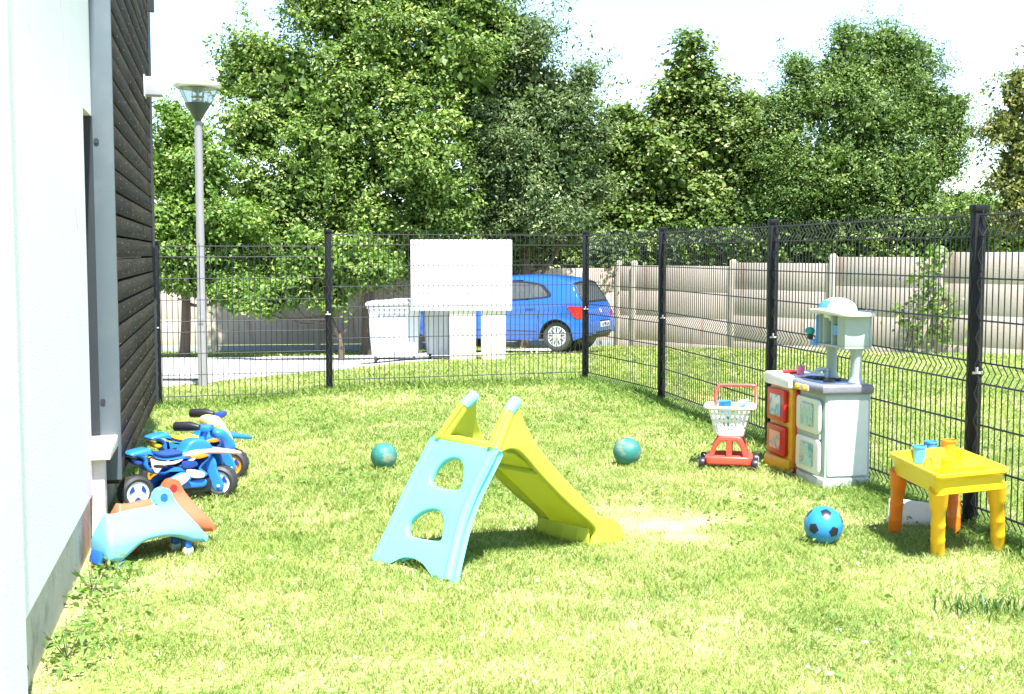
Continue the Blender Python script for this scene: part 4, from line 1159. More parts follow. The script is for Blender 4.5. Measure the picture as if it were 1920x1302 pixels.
w = MB(); a_, b_ = prof[0]; w.box2((a_ + .012, .03, b_ - .03), (a_ + .05, sW - .03, b_ + .012), .008); w.build("top_step", M_lime, slide)
ea, eb = plane_pts(srt, SA, 0, Z3([(1452, 1040)]))[0]; e2a, e2b = plane_pts(srt, SA, 0, Z3([(1440, 905)]))[0]
w = MB(); w.box2((ea - .02, .03, -.01), (ea - .008, sW - .03, max(.05, e2b - .02)), .004)
for k in range(3): w.box2((ea - .026, sW * (.25 + .25 * k) - .004, -.01), (ea - .019, sW * (.25 + .25 * k) + .004, e2b - .03))
w.build("foot_panel", M_lime, slide)
w = MB(); w.tube([(bed[14][0] - .0, .04, bed[14][1] - .02), (bed[14][0] - .0, sW - .04, bed[14][1] - .02)], .012, 8); w.build("cross_bar", M_lime, slide)

# ---- balls
def ball_at(u, v, rpx):
    g = onz(u, v + rpx, 0); r = rpx * g.y / F
    return Vector((g.x, g.y, 0)), r
M_gball = mat("teal_rubber_ball", (.02, .16, .145), .55, .1, 6, .15, 60, dirt=(.42, .30, .18), dscale=9, damt=.75)
def ballmesh(r, sub=5):
    t = MB(); t.ball((0, 0, 0), r, (1, 1, 1), sub); return t
for (u, v, rp, lab, s_) in ((720, 854, 25, "teal green rubber ball on the grass left of the slide with dirt near its foot", 0), (1175.5, 846, 26.5, "teal green rubber ball on the grass right of the slide, mud smeared on top", 1)):
    c, r = ball_at(u, v, rp); o = ballmesh(r * 1.0).build("rubber_ball", M_gball, None, 180); o.location = (c.x, c.y, r * .97); o.rotation_euler = (R(20 + 120 * s_), R(160 * s_ + 10), R(70 * s_)); tag(o, lab, "ball", "teal rubber balls")
def football():
    c, r = ball_at(1543.5, 983, 36.5)
    fb = thing("football", "blue toy football with black pentagons in front of the grey play kitchen", "ball", (c.x, c.y, r * .97))
    m, n, l, p = nt("glossy_blue_ball"); p.inputs["Roughness"].default_value = .28
    nz = n.new("ShaderNodeTexNoise"); nz.inputs["Scale"].default_value = 12; tc = n.new("ShaderNodeTexCoord"); l.new(tc.outputs["Object"], nz.inputs[0]) if False else l.new(tc.outputs["Object"], nz.inputs["Vector"])
    mx = n.new("ShaderNodeMix"); mx.data_type = 'RGBA'; mx.inputs[6].default_value = (.02, .19, .50, 1); mx.inputs[7].default_value = (.025, .23, .58, 1); l.new(nz.outputs["Fac"], mx.inputs[0]); l.new(mx.outputs[2], p.inputs["Base Color"])
    w = MB(); w.ball((0, 0, 0), r, (1, 1, 1), 5); body = w.build("ball_skin", m, fb, 180)
    ph = (1 + 5 ** .5) / 2
    ico = [Vector(v).normalized() for v in [(0, 1, ph), (0, 1, -ph), (0, -1, ph), (0, -1, -ph), (1, ph, 0), (1, -ph, 0), (-1, ph, 0), (-1, -ph, 0), (ph, 0, 1), (ph, 0, -1), (-ph, 0, 1), (-ph, 0, -1)]]
    rot = Matrix.Rotation(R(-8), 3, 'Z') @ Matrix.Rotation(R(14), 3, 'X')
    # bring one pentagon to face up-front
    up = Vector((-.04, -.62, .80)).normalized(); q = ico[0].rotation_difference(up).to_matrix()
    spin = Matrix.Rotation(R(20), 3, up)
    M_bk = mat("black_ball_panels", (.012, .014, .03), .3, .1, 10)
    for a in ico:
        w = MB()
        d = spin @ q @ a; T = d.to_track_quat('Z', 'Y').to_matrix()
        nb = min([spin @ q @ b for b in ico if (b - a).length > .1], key=lambda b: (b - d).length); t = (nb - d * nb.dot(d)).normalized(); s_ = d.cross(t)
        ring = [];
        for k in range(5):
            a0 = 2 * PI * k / 5; a1 = 2 * PI * (k + 1) / 5
            for j in range(5):
                f_ = j / 5; vx = math.cos(a0) * (1 - f_) + math.cos(a1) * f_; vy = math.sin(a0) * (1 - f_) + math.sin(a1) * f_; ring.append((vx, vy))
        rings = []
        for sc in (.31, .308, .2, .1, .001):
            rr_ = [(d + (t * x_ + s_ * y_) * sc).normalized() * (r * (1.0 if sc == .31 else 1.006)) for x_, y_ in ring]; rr_.append(rr_[0]); rings.append(rr_)
        w.grid(rings); w.build("black_panel", M_bk, body, 60)
football()

# ---- rocking ride-ons
def rocker(name, label, root, M_body, M_hole, M_fork, wheels, group, M_end=None):
    A = R(46); o = thing(name, label, "ride-on toy", root, A, group)
    base = onz(218, 1072, 0)
    Zb = lambda pts: zm((170, 880), 6.2, pts)
    # outline measured on the near pale-blue toy
    out = plane_pts(base, A, -.01, Zb([(300, 575), (330, 562), (420, 566), (600, 520), (760, 490), (880, 455), (905, 380), (912, 320), (930, 275), (975, 252), (1020, 262), (1060, 320), (1130, 430), (1220, 560), (1330, 700), (1415, 810), (1395, 852), (1310, 868), (1200, 855), (1080, 815), (950, 800), (820, 815), (690, 850), (600, 905), (520, 980), (430, 1060), (380, 1088), (260, 1090), (232, 1050), (225, 960), (232, 850), (262, 700)]))
    hol = plane_pts(base, A, -.01, Zb([(965 + 38 * math.cos(t), 358 + 38 * math.sin(t)) for t in np.linspace(0, 2 * PI, 15)[:-1]]))
    W_ = .175
    def fm(a_, b_, c_):
        k = 1 - .80 * sstep((b_ - .10) / .15)
        return (a_, W_ / 2 + c_ * k, b_)
    w = MB(); w.plate([smooth(out, 4), hol], W_ / 2, .028, fm, 4); w.build("moulded_body", M_body, o, 55)
    hx = sum(a for a, b in hol) / len(hol); hz = sum(b for a, b in hol) / len(hol)
    w = MB(); w.cyl((hx, W_ / 2 - .019, hz), (hx, W_ / 2 + .019, hz), .0178, seg=16); w.build("grip_tube", M_hole, o)
    # hollow flank at the rear foot
    fx = plane_pts(base, A, -.01, Zb([(200, 1010), (235, 900)]))
    w = MB(); w.box((out[28][0] - .012, W_ * .5, .055), (.02, W_ * .5, .06), .008, (0, R(14), 0)); w.build("rear_bracket", M_fork, o)
    for (ax, s_) in ((out[26][0] + .01, 0), (out[18][0] - .005, 1)):
        for yy in (.035, W_ - .035):
            w = MB(); w.box((ax, yy, .048), (.034, .03, .035), .006); cs = w.build("caster", M_fork, o)
            for k, mm in ((-1, wheels[0]), (1, wheels[1])):
                w = MB(); w.cyl((ax + .0, yy + k * .007 - .006, .022), (ax + .0, yy + k * .007 + .006, .022), .024, seg=18, bev=.003)
                ob = w.build("caster_wheel", mm, cs)
    return o
M_pblue = plastic("pale_blue_moulded_plastic", (.16, .43, .56), rough=.4)
M_orange = plastic("orange_red_moulded_plastic", (.62, .13, .06), rough=.4)
M_dblue = plastic("royal_blue_plastic", (.02, .12, .48), rough=.35)
M_redp = plastic("red_plastic", (.55, .02, .02), rough=.35)
M_yel = plastic("yellow_plastic", (.70, .42, .02), rough=.35)
M_silv = plastic("pale_silver_plastic", (.45, .52, .60), rough=.3)
b0 = onz(218, 1072, 0); shift = onz(330 + 17, 1050 - 22, 0) - onz(330, 1050, 0)
rocker("rocking_ride_on", "pale blue moulded ride-on seat with small casters by the white wall", b0, M_pblue, M_dblue, M_dblue, (M_silv, M_yel), "saddle-shaped ride-on toys")
rocker("rocking_ride_on", "orange-red moulded ride-on seat standing behind the pale blue one", b0 + shift, M_orange, M_redp, M_yel, (M_redp, M_yel), "saddle-shaped ride-on toys")

# ---- toy motorbikes
M_bblue = plastic("bike_blue_plastic", (.02, .17, .62), rough=.3)
M_navy = plastic("navy_plastic", (.012, .05, .25), rough=.35)
M_black = plastic("black_plastic", (.014, .014, .018), rough=.4)
M_whitep = plastic("white_plastic", (.72, .72, .74), rough=.35)
M_decal = plastic("pink_white_decal", (.62, .42, .45), rough=.4)
M_yelw = plastic("pale_yellow_plastic", (.80, .66, .28), rough=.35)
M_or = plastic("orange_plastic", (.75, .25, .02), rough=.35)
M_tyreT = plastic("toy_tyre_black", (.03, .03, .033), rough=.55)
def motorbike(label, root, body_m, seat_m, beak_m, fork_m, shield_m, hub_m, lower_m):
    A = R(40); Zc = lambda pts: zm((200, 760), 6.852, pts); base = onz(266, 949, 0)
    o = thing("toy_motorbike", label, "toy motorbike", root, A, "toy motorbikes beside the timber cladding")
    pp = lambda pts, y=-.05: plane_pts(base, A, y, Zc(pts))
    W_ = .0
    def pl(name, pts, y, half, m, bev=.012, parent=o, sharp=(), sm=3, tap=None):
        q = pp(pts, -half); w = MB()
        f = (lambda a_, b_, c_: (a_, y + c_ * (tap(a_, b_) if tap else 1), b_))
        w.plate([smooth(q, sm, True, sharp)], half, min(bev, half * .8), f, 3)
        return w.build(name, m, parent, 50)
    body = pl("fairing", [(190, 632), (240, 600), (370, 566), (440, 556), (480, 590), (560, 640), (680, 655), (790, 632), (865, 600), (905, 540), (960, 465), (1060, 428), (1180, 450), (1260, 540), (1240, 640), (1190, 720), (1110, 800), (1190, 865), (1170, 915), (1040, 935), (930, 925), (840, 850), (760, 830), (640, 892), (520, 882), (420, 850), (372, 780), (362, 705), (300, 670), (205, 660)], 0, .055, body_m, .018)
    pl("seat", [(470, 575), (520, 596), (620, 615), (760, 600), (860, 588), (855, 625), (760, 648), (650, 665), (550, 650), (480, 610)], 0, .062, seat_m, .012)
    pl("tail_lamp", [(200, 680), (260, 690), (350, 715), (340, 760), (270, 770), (215, 730)], 0, .04, seat_m, .01)
    for y in (-.0605, .0605):
        s_ = pl("decal", [(390, 660), (480, 690), (640, 700), (800, 670), (700, 730), (560, 750), (470, 850), (410, 790), (390, 720)], y, .003, beak_m, .001, body)
        pl("decal", [(860, 800), (1000, 810), (1080, 850), (1060, 900), (930, 905), (850, 850)], y, .003, M_decal, .001, body)
        pl("decal", [(800, 700), (950, 690), (990, 740), (900, 780), (800, 770)], y, .0035, M_navy, .001, body)
        pl("decal", [(430, 742), (520, 742), (610, 760), (520, 778), (430, 772)], y, .0042, M_black, .001, body)
        pl("decal", [(900, 640), (1040, 600), (1130, 620), (1010, 660)], y, .0035, M_or, .001, body)
    for y in (-.072, .072):
        arm = pl("swing_arm", [(372, 1175), (400, 1120), (470, 1050), (560, 945), (640, 900), (800, 828), (900, 900), (830, 970), (640, 1070), (500, 1190), (430, 1225), (382, 1215)], y, .010, lower_m, .006)
        pl("panel", [(600, 940), (720, 870), (820, 840), (860, 900), (760, 990), (620, 1030)], y - (.012 if y < 0 else -.012), .003, M_whitep, .001, arm)
        pl("emblem", [(650, 950), (690, 930), (720, 960), (700, 1000), (660, 1000)], y - (.016 if y < 0 else -.016), .002, M_silv, .001, arm)
    pl("belly_pan", [(760, 1000), (960, 960), (1100, 940), (1180, 960), (1150, 1040), (1000, 1060), (790, 1070)], 0, .05, lower_m, .012)
    pl("engine", [(600, 1000), (760, 950), (1200, 930), (1230, 1050), (1180, 1110), (900, 1130), (640, 1160)], 0, .038, M_black, .01)
    pl("nose_fender", [(870, 640), (960, 575), (1200, 550), (1450, 558), (1625, 592), (1612, 632), (1460, 625), (1200, 620), (1010, 655), (900, 665)], 0, .06, beak_m, .012, tap=lambda a_, b_: 1 - .5 * sstep((a_ - .40) / .25))
    # wheels
    rc = pp([(300, 1105)], -.05)[0]; fc = pp([(1400, 985)], -.05)[0]
    rr_ = .091
    def wheel(cx, cy, rr, wd, steer, nm):
        T = Matrix.Translation((cx, cy, rr - .004)) @ Matrix.Rotation(steer, 4, 'Z') @ Matrix.Rotation(PI / 2, 4, 'X')
        hw_ = wd / 2
        w = MB(); w.lathe([(rr * .66, -hw_ * .9), (rr * .80, -hw_), (rr * .95, -hw_ * .8), (rr, -hw_ * .35), (rr, hw_ * .35), (rr * .95, hw_ * .8), (rr * .80, hw_), (rr * .66, hw_ * .9)], T, 36)
        for k in range(18):
            q_ = 2 * PI * k / 18
            w.box(tuple(T @ Vector((rr * .985 * math.cos(q_), rr * .985 * math.sin(q_), 0))), (.004, wd * .6, .010), 0, (0, -q_ + 0, steer))
        tw = w.build("wheel", M_tyreT, o, 40)
        w = MB(); w.lathe([(rr * .68, -hw_ * .86), (rr * .60, -hw_ * .80), (rr * .50, -hw_ * .72), (rr * .20, -hw_ * .95), (0, -hw_ * .98)], T, 30)
        w.lathe([(rr * .68, hw_ * .86), (rr * .60, hw_ * .80), (rr * .50, hw_ * .72), (rr * .20, hw_ * .95), (0, hw_ * .98)], T, 30)
        w.cyl(tuple(T @ Vector((0, 0, -hw_ * .9))), tuple(T @ Vector((0, 0, hw_ * .9))), rr * .2, seg=12)
        w.build("hub", hub_m, tw, 40)
        w = MB()
        for k in range(3):
            q_ = 2 * PI * k / 3 + .5
            for sd in (-1, 1):
                w = MB()
                w.plate([smooth([(rr * .26 * math.cos(q_ - .25), rr * .26 * math.sin(q_ - .25)), (rr * .52 * math.cos(q_ - .42), rr * .52 * math.sin(q_ - .42)), (rr * .52 * math.cos(q_ + .42), rr * .52 * math.sin(q_ + .42)), (rr * .26 * math.cos(q_ + .25), rr * .26 * math.sin(q_ + .25))], 3)], .003, .001, lambda a_, b_, c_, sd=sd: T @ Vector((a_, b_, sd * hw_ * .86 + c_)))
                w.build('hub_opening', M_navy, tw, 0)

        return T
    wheel(rc[0], 0, rr_, .075, 0, "r")
    ST = R(-42); fx = fc[0]
    wheel(fx, 0, rr_ * 1.0, .095, ST, "f")
    # fork blades on both sides of the steered wheel
    cs, sn = math.cos(ST), math.sin(ST)
    for sd in (-1, 1):
        def fm(a_, b_, c_, sd=sd): return (fx + a_ * cs - (sd * .062 + c_) * sn, a_ * sn + (sd * .062 + c_) * cs, b_)
        w = MB(); w.plate([smooth([(-.075, .205), (-.055, .235), (-.020, .232), (-.005, .20), (.0, .165), (.02, .12), (.035, .075), (.02, .050), (-.01, .048), (-.03, .075), (-.05, .14)], 4)], .012, .008, fm, 3)
        fk = w.build("fork", fork_m, o, 50)
        w = MB(); p = fm(.008, .075, sd * .016); w.ball(p, .010, (1, 1, 1), 2); w.build("axle_bolt", M_silv, fk)
    hb = pp([(1130, 560)], -.05)[0]
    top = pp([(1150, 290)], 0)[0]
    w = MB(); w.tube([(hb[0], 0, hb[1]), (top[0], 0, top[1])], [.022, .018], 12); w.box((top[0] + .01, 0, top[1]), (.05, .10, .030), .006, (0, 0, ST)); w.build("steering_column", lower_m, o)
    for sd in (1,):
        a_ = Vector((top[0] + .01 - sd * .045 * -sn * -1, sd * .045 * cs, top[1])); d = Vector((-math.sin(R(28)) * sd, math.cos(R(28)) * sd, .0))
        a_ = Vector((top[0] + .01, 0, top[1])) + d * .05
        w = MB(); w.tube([tuple(a_), tuple(a_ + d * .045 + Vector((-.012, 0, .006))), tuple(a_ + d * .135 + Vector((-.02, 0, .0)))], [.016, .027, .026], 12); w.build("hand_grip", M_black, o)
    if shield_m is M_yelw:
        pl("front_cowl", [(1010, 363), (1100, 318), (1190, 338), (1265, 450), (1345, 563), (1380, 668), (1290, 693), (1205, 613), (1130, 533), (1030, 483)], 0, .075, shield_m, .035)
    else:
        pl("front_cowl", [(1290, 330), (1400, 310), (1480, 380), (1555, 500), (1535, 575), (1440, 565), (1385, 450), (1300, 420)], 0, .045, shield_m, .022)
    return o
mb0 = onz(266, 949, 0) + Vector((.055, -.02, 0)); msh = onz(345 + 28, 925 - 34, 0) - onz(345, 925, 0)
motorbike("blue toy motorbike with pink and white flashes and a turned front wheel", mb0, M_bblue, M_navy, M_decal, M_bblue, M_bblue, M_whitep, M_bblue)
motorbike("blue toy motorbike with a yellow seat and yellow windscreen, half hidden behind the other one", mb0 + msh, M_bblue, M_yel, M_bblue, M_bblue, M_yelw, M_or, M_navy)
# ---- play kitchens against the right-hand fence
KA = math.atan2(-dirR.y, -dirR.x)            # local x runs away along the fence, local y points into the lawn
kf = onz(1545, 917, 0)
ky = Vector((-math.sin(KA), math.cos(KA), 0)); kx = Vector((math.cos(KA), math.sin(KA), 0))
M_kg = plastic("pale_grey_green_plastic", (.36, .44, .41), rough=.5, dirt=(.22, .26, .22), dscale=7, damt=.25)
M_kl = plastic("off_white_plastic", (.66, .68, .64), rough=.45, dirt=(.45, .45, .38), dscale=8, damt=.25)
M_kc = plastic("speckled_grey_counter", (.17, .175, .205), rough=.4, var=.3, scale=60)
M_kb = plastic("slate_blue_hob", (.035, .07, .14), rough=.35)
M_kred = plastic("bright_red_plastic", (.52, .02, .015), rough=.32)
M_kyel = plastic("warm_yellow_plastic", (.76, .42, .02), rough=.38, dirt=(.35, .2, .03), dscale=9, damt=.4)
M_base = plastic("pale_grey_base_plastic", (.46, .49, .52), rough=.5, dirt=(.25, .24, .2), dscale=9, damt=.5)
M_baby = plastic("sky_blue_plastic", (.06, .30, .72), rough=.35)
M_teal = plastic("teal_plastic", (.02, .30, .27), rough=.35)
def picture(name, c1, c2, c3, sc=14):
    m, n, l, p = nt(name); tc = n.new("ShaderNodeTexCoord")
    nz = n.new("ShaderNodeTexNoise"); nz.inputs["Scale"].default_value = sc; nz.inputs["Detail"].default_value = 3; nz.inputs["Distortion"].default_value = 1.5
    l.new(tc.outputs["Object"], nz.inputs["Vector"]); cr = n.new("ShaderNodeValToRGB"); e = cr.color_ramp.elements
    e[0].position = .38; e[0].color = rgb(c1); e[1].position = .5; e[1].color = rgb(c2); x = e.new(.62); x.color = rgb(c3)
    l.new(nz.outputs["Fac"], cr.inputs[0]); l.new(cr.outputs[0], p.inputs["Base Color"]); p.inputs["Roughness"].default_value = .35
    return m
def plan(w, pts, z0, z1, bev=.008, sm=4, sharp=()):
    w.plate([smooth(pts, sm, True, sharp)], (z1 - z0) / 2, bev, lambda a_, b_, c_: (a_, b_, (z0 + z1) / 2 + c_), 3); return w
def front_plate(w, x0, x1, z0, z1, y, th, r=.02, bev=.006, curve=None):
    yy = curve or (lambda x: y)
    w.plate([rrect(x0, z0, x1, z1, r)], th / 2, bev, lambda a_, b_, c_: (a_, yy(a_) + th / 2 + c_, b_), 2); return w
kit = thing("play_kitchen", "grey and white toy kitchen with an overhead cabinet on two columns by the fence", "toy kitchen", kf, KA)
LK = .46
PB = [(0, -.27), (0, 0), (.08, .014), (.20, .022), (.32, .012), (.40, -.03), (LK, -.11), (LK, -.27)]
w = MB(); plan(w, PB, .055, .54, .008, 5, (0, 1, 7)); w.build("body", M_kg, kit, 40)
w = MB(); w.plate([rrect(-.255, .07, -.012, .50, .012)], .006, .003, lambda a_, b_, c_: (-.004 + c_, a_, b_)); w.build("side_panel", M_kl, kit, 40)
w = MB(); plan(w, [(-.008, -.27), (-.012, .012), (.08, .030), (.20, .038), (.32, .028), (.41, -.02), (LK + .012, -.11), (LK + .01, -.27)], -.02, .06, .012, 5, (0, 1, 7)); w.build("base", M_base, kit, 40)
w = MB(); w.plate([rrect(.325, .075, .455, .525, .02)], .03, .012, lambda a_, b_, c_: (a_, (.006 - 1.0 * max(0, a_ - .36)) + c_, b_)); w.build("red_pillar", M_kred, kit, 40)
crv = lambda x: .016 + .012 * math.sin(min(1, max(0, x / .36)) * PI)
for i, (z0, z1) in enumerate(((.305, .505), (.075, .275))):
    w = MB(); front_plate(w, .008, .322, z0, z1, 0, .018, .034, .007, crv); d = w.build("door", M_whitep if i else M_kl, kit, 45)
    w = MB(); front_plate(w, .080, .245, z0 + .035, z1 - .035, 0, .004, .006, .001, lambda x: crv(x) + .0165)
    w.build("picture", picture("oven_picture" if i == 0 else "cupboard_picture", (.10, .38, .38), (.55, .52, .36) if i == 0 else (.45, .62, .62), (.25, .55, .60), 16 + 6 * i), d, 45)
w = MB(); front_plate(w, .02, .345, .272, .308, 0, .012, .01, .004, lambda x: crv(x) - .004); w.build("handle_rail", M_kg, kit, 40)
w = MB(); plan(w, [(-.028, -.275), (-.030, .030), (.06, .055), (.20, .066), (.34, .052), (.44, .0), (LK + .03, -.10), (LK + .02, -.275)], .535, .592, .018, 5, (0, 1, 7)); w.build("countertop", M_kc, kit, 40)
w = MB(); plan(w, [(.02, -.20), (.03, -.03), (.10, .005), (.22, .012), (.34, -.002), (.41, -.05), (.43, -.13), (.40, -.20)], .588, .597, .003, 4); hob = w.build("hob_top", M_kb, kit, 40)
for x_, y_ in ((.09, -.06), (.16, -.13), (.23, -.06)):
    w = MB(); w.lathe([(.012, .603), (.03, .605), (.034, .603), (.034, .596)], Matrix.Translation((x_, y_, 0)), 18)
    for k in range(4): w.box((x_ + .02 * math.cos(k * PI / 2), y_ + .02 * math.sin(k * PI / 2), .607), (.03, .006, .008), .001, (0, 0, k * PI / 2))
    w.build("burner", M_black, hob)
w = MB(); w.lathe([(.0, .600), (.045, .600), (.05, .604), (.055, .600)], Matrix.Translation((.34, -.08, 0)), 22); w.build("sink", plastic("sink_dark", (.03, .04, .06)), hob)
w = MB(); w.tube(smooth([(.33, -.15, .592), (.33, -.15, .630), (.33, -.125, .650), (.33, -.095, .640), (.33, -.090, .625)], 4, False), .012, 10); w.box((.33, -.15, .645), (.05, .02, .018), .005); w.build("tap", M_silv, kit)
w = MB(); front_plate(w, .07, .25, .548, .580, 0, .006, .008, .002, lambda x: .068 + .004 * math.sin(x * 7)); cp_ = w.build("control_plate", M_whitep, kit)
for x_ in (.105, .205):
    w = MB(); w.lathe([(0, .024), (.012, .024), (.017, .018), (.018, .0), (0, 0)], Matrix.Translation((x_, .072, .565)) @ Matrix.Rotation(-PI / 2, 4, 'X'), 18); w.build("knob", M_yel, cp_)
for x_ in (.055, .375):
    w = MB(); w.lathe([(.0, .585), (.052, .585), (.050, .60), (.040, .615), (.036, .64), (.036, .76), (.045, .785), (.06, .80), (.0, .80)], Matrix.Translation((x_, -.205, 0)) @ Matrix.Diagonal((1, .85, 1, 1)), 20); w.build("column", M_kg, kit, 50)
# overhead cabinet: open boxes
y0, y1, z0, z1 = -.268, -.105, .790, .985
w = MB(); w.box2((-.005, y0, z0), (.43, y0 + .012, z1), .003); w.box2((-.005, y0 + .013, z0), (.43, y1, z0 + .014), .004)
w.box2((-.005, y0 + .013, z0 + .0145), (.010, y1, z1), .003)
for x_ in (.17, .285, .345): w.box2((x_, y0 + .013, z0 + .0145), (x_ + .012, y1 - .002, z1), .003)
w.box2((.011, y1 - .016, z0 + .0145), (.10, y1 - .001, z1), .004)
w.build("cabinet", M_kg, kit, 40)
w = MB(); w.box2((.10, y1 - .030, .86), (.168, y1 - .004, .92), .006); w.build("blue_button", M_baby, kit)
w = MB(); w.box2((.20, y1 - .06, .955), (.27, y1 + .006, .985), .008); w.cyl((.235, y1 - .03, .94), (.235, y1 - .03, .955), .016); w.build("light_fitting", M_kl, kit)
w = MB(); w.box2((.346 + .013, y1 - .05, z0 - .004), (.43, y1 + .02, z0 + .03), .008); w.box2((.352, y1 - .02, z0 + .02), (.362, y1 + .012, z1 - .02), .003); w.build("phone_cradle", M_baby, kit)
w = MB(); w.plate([smooth([(-.055, -.24), (-.06, -.12), (-.02, -.07), (.10, -.045), (.25, -.045), (.40, -.07), (.48, -.11), (.485, -.19), (.44, -.26), (.20, -.29), (0, -.285)], 5)], .011, .008, lambda a_, b_, c_: (a_, b_, .998 + c_ - .012 * ((a_ - .21) / .25) ** 2), 3); rf = w.build("canopy", M_kl, kit, 50)
w = MB(); w.lathe([(1.0, 0), (.97, .25), (.86, .52), (.66, .76), (.38, .93), (0, 1.0)], Matrix.Translation((.225, -.165, 1.0)) @ Matrix.Diagonal((.165, .095, .075, 1)), 32); w.build("dome", M_kl, rf, 60)
w = MB(); P = []
for a_ in np.linspace(.28, .95, 7):
    P.append([(.225 + .170 * math.cos(t) * math.cos(a_ * .9), -.165 + .099 * math.sin(t) * math.cos(a_ * .9), 1.0 + .078 * math.sin(a_ * .9)) for t in np.linspace(R(50), R(112), 8)])
w.grid(P); w.build("dome_window", M_baby, rf, 60)
w = MB(); T = Matrix.Translation((.40, .004, .035)) @ Matrix.Rotation(R(-38), 4, 'Z') @ Matrix.Rotation(-PI / 2, 4, 'X')
w.plate([[(.026 * math.cos(t), .020 * math.sin(t)) for t in np.linspace(0, 2 * PI, 25)[:-1]]], .004, .001, lambda a_, b_, c_: T @ Vector((a_, b_, c_ + .008))); bd = w.build("badge", M_kred, kit)
w = MB(); w.plate([rrect(-.021, -.007, .021, .007, .004)], .002, .0005, lambda a_, b_, c_: T @ Vector((a_, b_, c_ + .014))); bw = w.build("badge_band", M_whitep, bd)
w = MB(); w.text("little tikes", .0095, T @ Matrix.Translation((0, 0, .0163)) @ Matrix.Rotation(PI, 4, 'X') @ Matrix.Rotation(PI, 4, 'Y') @ Matrix.Rotation(PI, 4, 'Z') , .0003); w.build("badge_lettering", M_navy, bd, 0)
# phone handset hanging
# yellow kitchen
kit2 = thing("play_kitchen", "yellow toy cupboard with two red picture doors and a white top beside the grey kitchen", "toy kitchen", kf + kx * (LK + .022) + ky * (-.005), KA)
L2 = .345
w = MB(); w.box2((0, -.25, .04), (L2, 0, .515), .012); w.build("body", M_kyel, kit2, 40)
w = MB(); P_ = [(-.0, -.26), (.0, .015), (.10, .045), (.25, .045), (L2 + .012, .012), (L2 + .012, -.26)]
plan(w, P_, -.02, .085, .025, 5, (0, 1, 5)); w.build("base", M_kyel, kit2, 40)
w = MB(); w.box2((-.012, -.275, .517), (L2 + .03, .032, .592), .014); w.build("worktop", M_whitep, kit2, 40)
for i, (z0, z1) in enumerate(((.30, .50), (.095, .275))):
    w = MB(); front_plate(w, .045, .32, z0, z1, .002, .03, .012, .010); d = w.build("door", M_kred, kit2, 40)
    w = MB(); front_plate(w, .10, .265, z0 + .035, z1 - .035, .0325, .003, .004, .001); d2 = w.build("picture", picture("blue_sticker" if i == 0 else "pink_sticker", (.08, .30, .5) if i == 0 else (.12, .25, .6), (.35, .55, .62) if i == 0 else (.7, .5, .25), (.6, .7, .6) if i == 0 else (.75, .35, .35), 12), d, 45)
# cup and plate on the white top
q = kf + kx * (LK + .10) + ky * (-.09)
cupo = thing("toy_cup", "pink toy cup with a green straw on the white top of the yellow kitchen", "cup", (q.x, q.y, .592))
w = MB(); w.lathe([(0, .001), (.021, .001), (.026, .05), (.027, .055), (.0, .055)], seg=20); w.build("cup_body", plastic("pink_plastic", (.75, .16, .32)), cupo, 50)
w = MB(); w.tube([(.004, 0, .054), (.010, 0, .07), (.024, -.004, .082)], .004, 8); w.build("straw", plastic("green_plastic", (.03, .35, .08)), cupo)
q = kf + kx * (LK + .22) + ky * (-.08)
pl_ = MB(); pl_.lathe([(0, 0), (.045, 0), (.055, .01), (.056, .014), (.04, .006), (0, .005)], seg=24); po = pl_.build("toy_plate", M_or if False else M_redp, None, 50); po.location = (q.x, q.y, .5925); tag(po, "small red toy plate lying on the white top of the yellow kitchen", "plate")
q = kf + kx * .40 + ky * (-.075)
ph_ = thing("toy_handset", "dark teal toy telephone handset in the far end of the overhead cabinet", "toy telephone", (q.x, q.y, .820))
w = MB(); w.ball((0, 0, .050), .030, (1, .9, .8), 3); w.build("earpiece", M_teal, ph_); w = MB(); w.box((0, 0, .017), (.036, .034, .034), .01); w.build("mouthpiece", M_black, ph_)

# ---- shopping trolley
cg = onz(1374, 884, 0); cx_, cy_ = cg.x, cg.y + .14
cart = thing("toy_shopping_trolley", "red toy shopping trolley with a white perforated basket beside the yellow kitchen", "toy trolley", (cx_, cy_, 0), R(-12))
M_coral = plastic("coral_red_plastic", (.60, .07, .045), rough=.35)
w = MB(); w.plate([rrect(-.145, -.12, .145, .13, .04), rrect(-.105, -.07, .105, .09, .03)], .026, .012, lambda a_, b_, c_: (a_, b_, .055 + c_ + .012 * math.cos(a_ * 12)), 3); w.build("chassis", M_coral, cart, 50)
for yy in (-.085, .095):
    w = MB(); o1 = [(-.125, .06), (-.105, .13), (-.07, .19), (-.045, .205), (.06, .205), (.085, .185), (.11, .12), (.128, .06)]
    h1 = [(-.090, .075), (-.072, .135), (-.045, .175), (-.015, .178), (-.015, .075)]; h2 = [(.020, .075), (.020, .178), (.048, .178), (.070, .140), (.092, .075)]
    w.plate([smooth(o1, 3, True, (0, 7)), h1, h2], .016, .007, lambda a_, b_, c_, yy=yy: (a_, yy + c_, b_), 2); w.build("side_frame", M_coral, cart, 50)
w = MB(); w.box2((-.06, -.07, .188), (.075, .08, .206), .006); w.build("basket_shelf", M_coral, cart)
for sx in (-1, 1):
    for yy in (-.10, .105):
        w = MB(); X = sx * .160; w.cyl((X - .018, yy, .038), (X + .018, yy, .038), .038, seg=22, bev=.006); wh = w.build("wheel", M_black, cart)
        w = MB(); w.cyl((X + sx * .0185, yy, .038), (X + sx * .022, yy, .038), .024, .018, seg=18); w.build("hub_cap", M_silv, wh)
M_bask = plastic("white_basket_plastic", (.74, .75, .76), rough=.4)
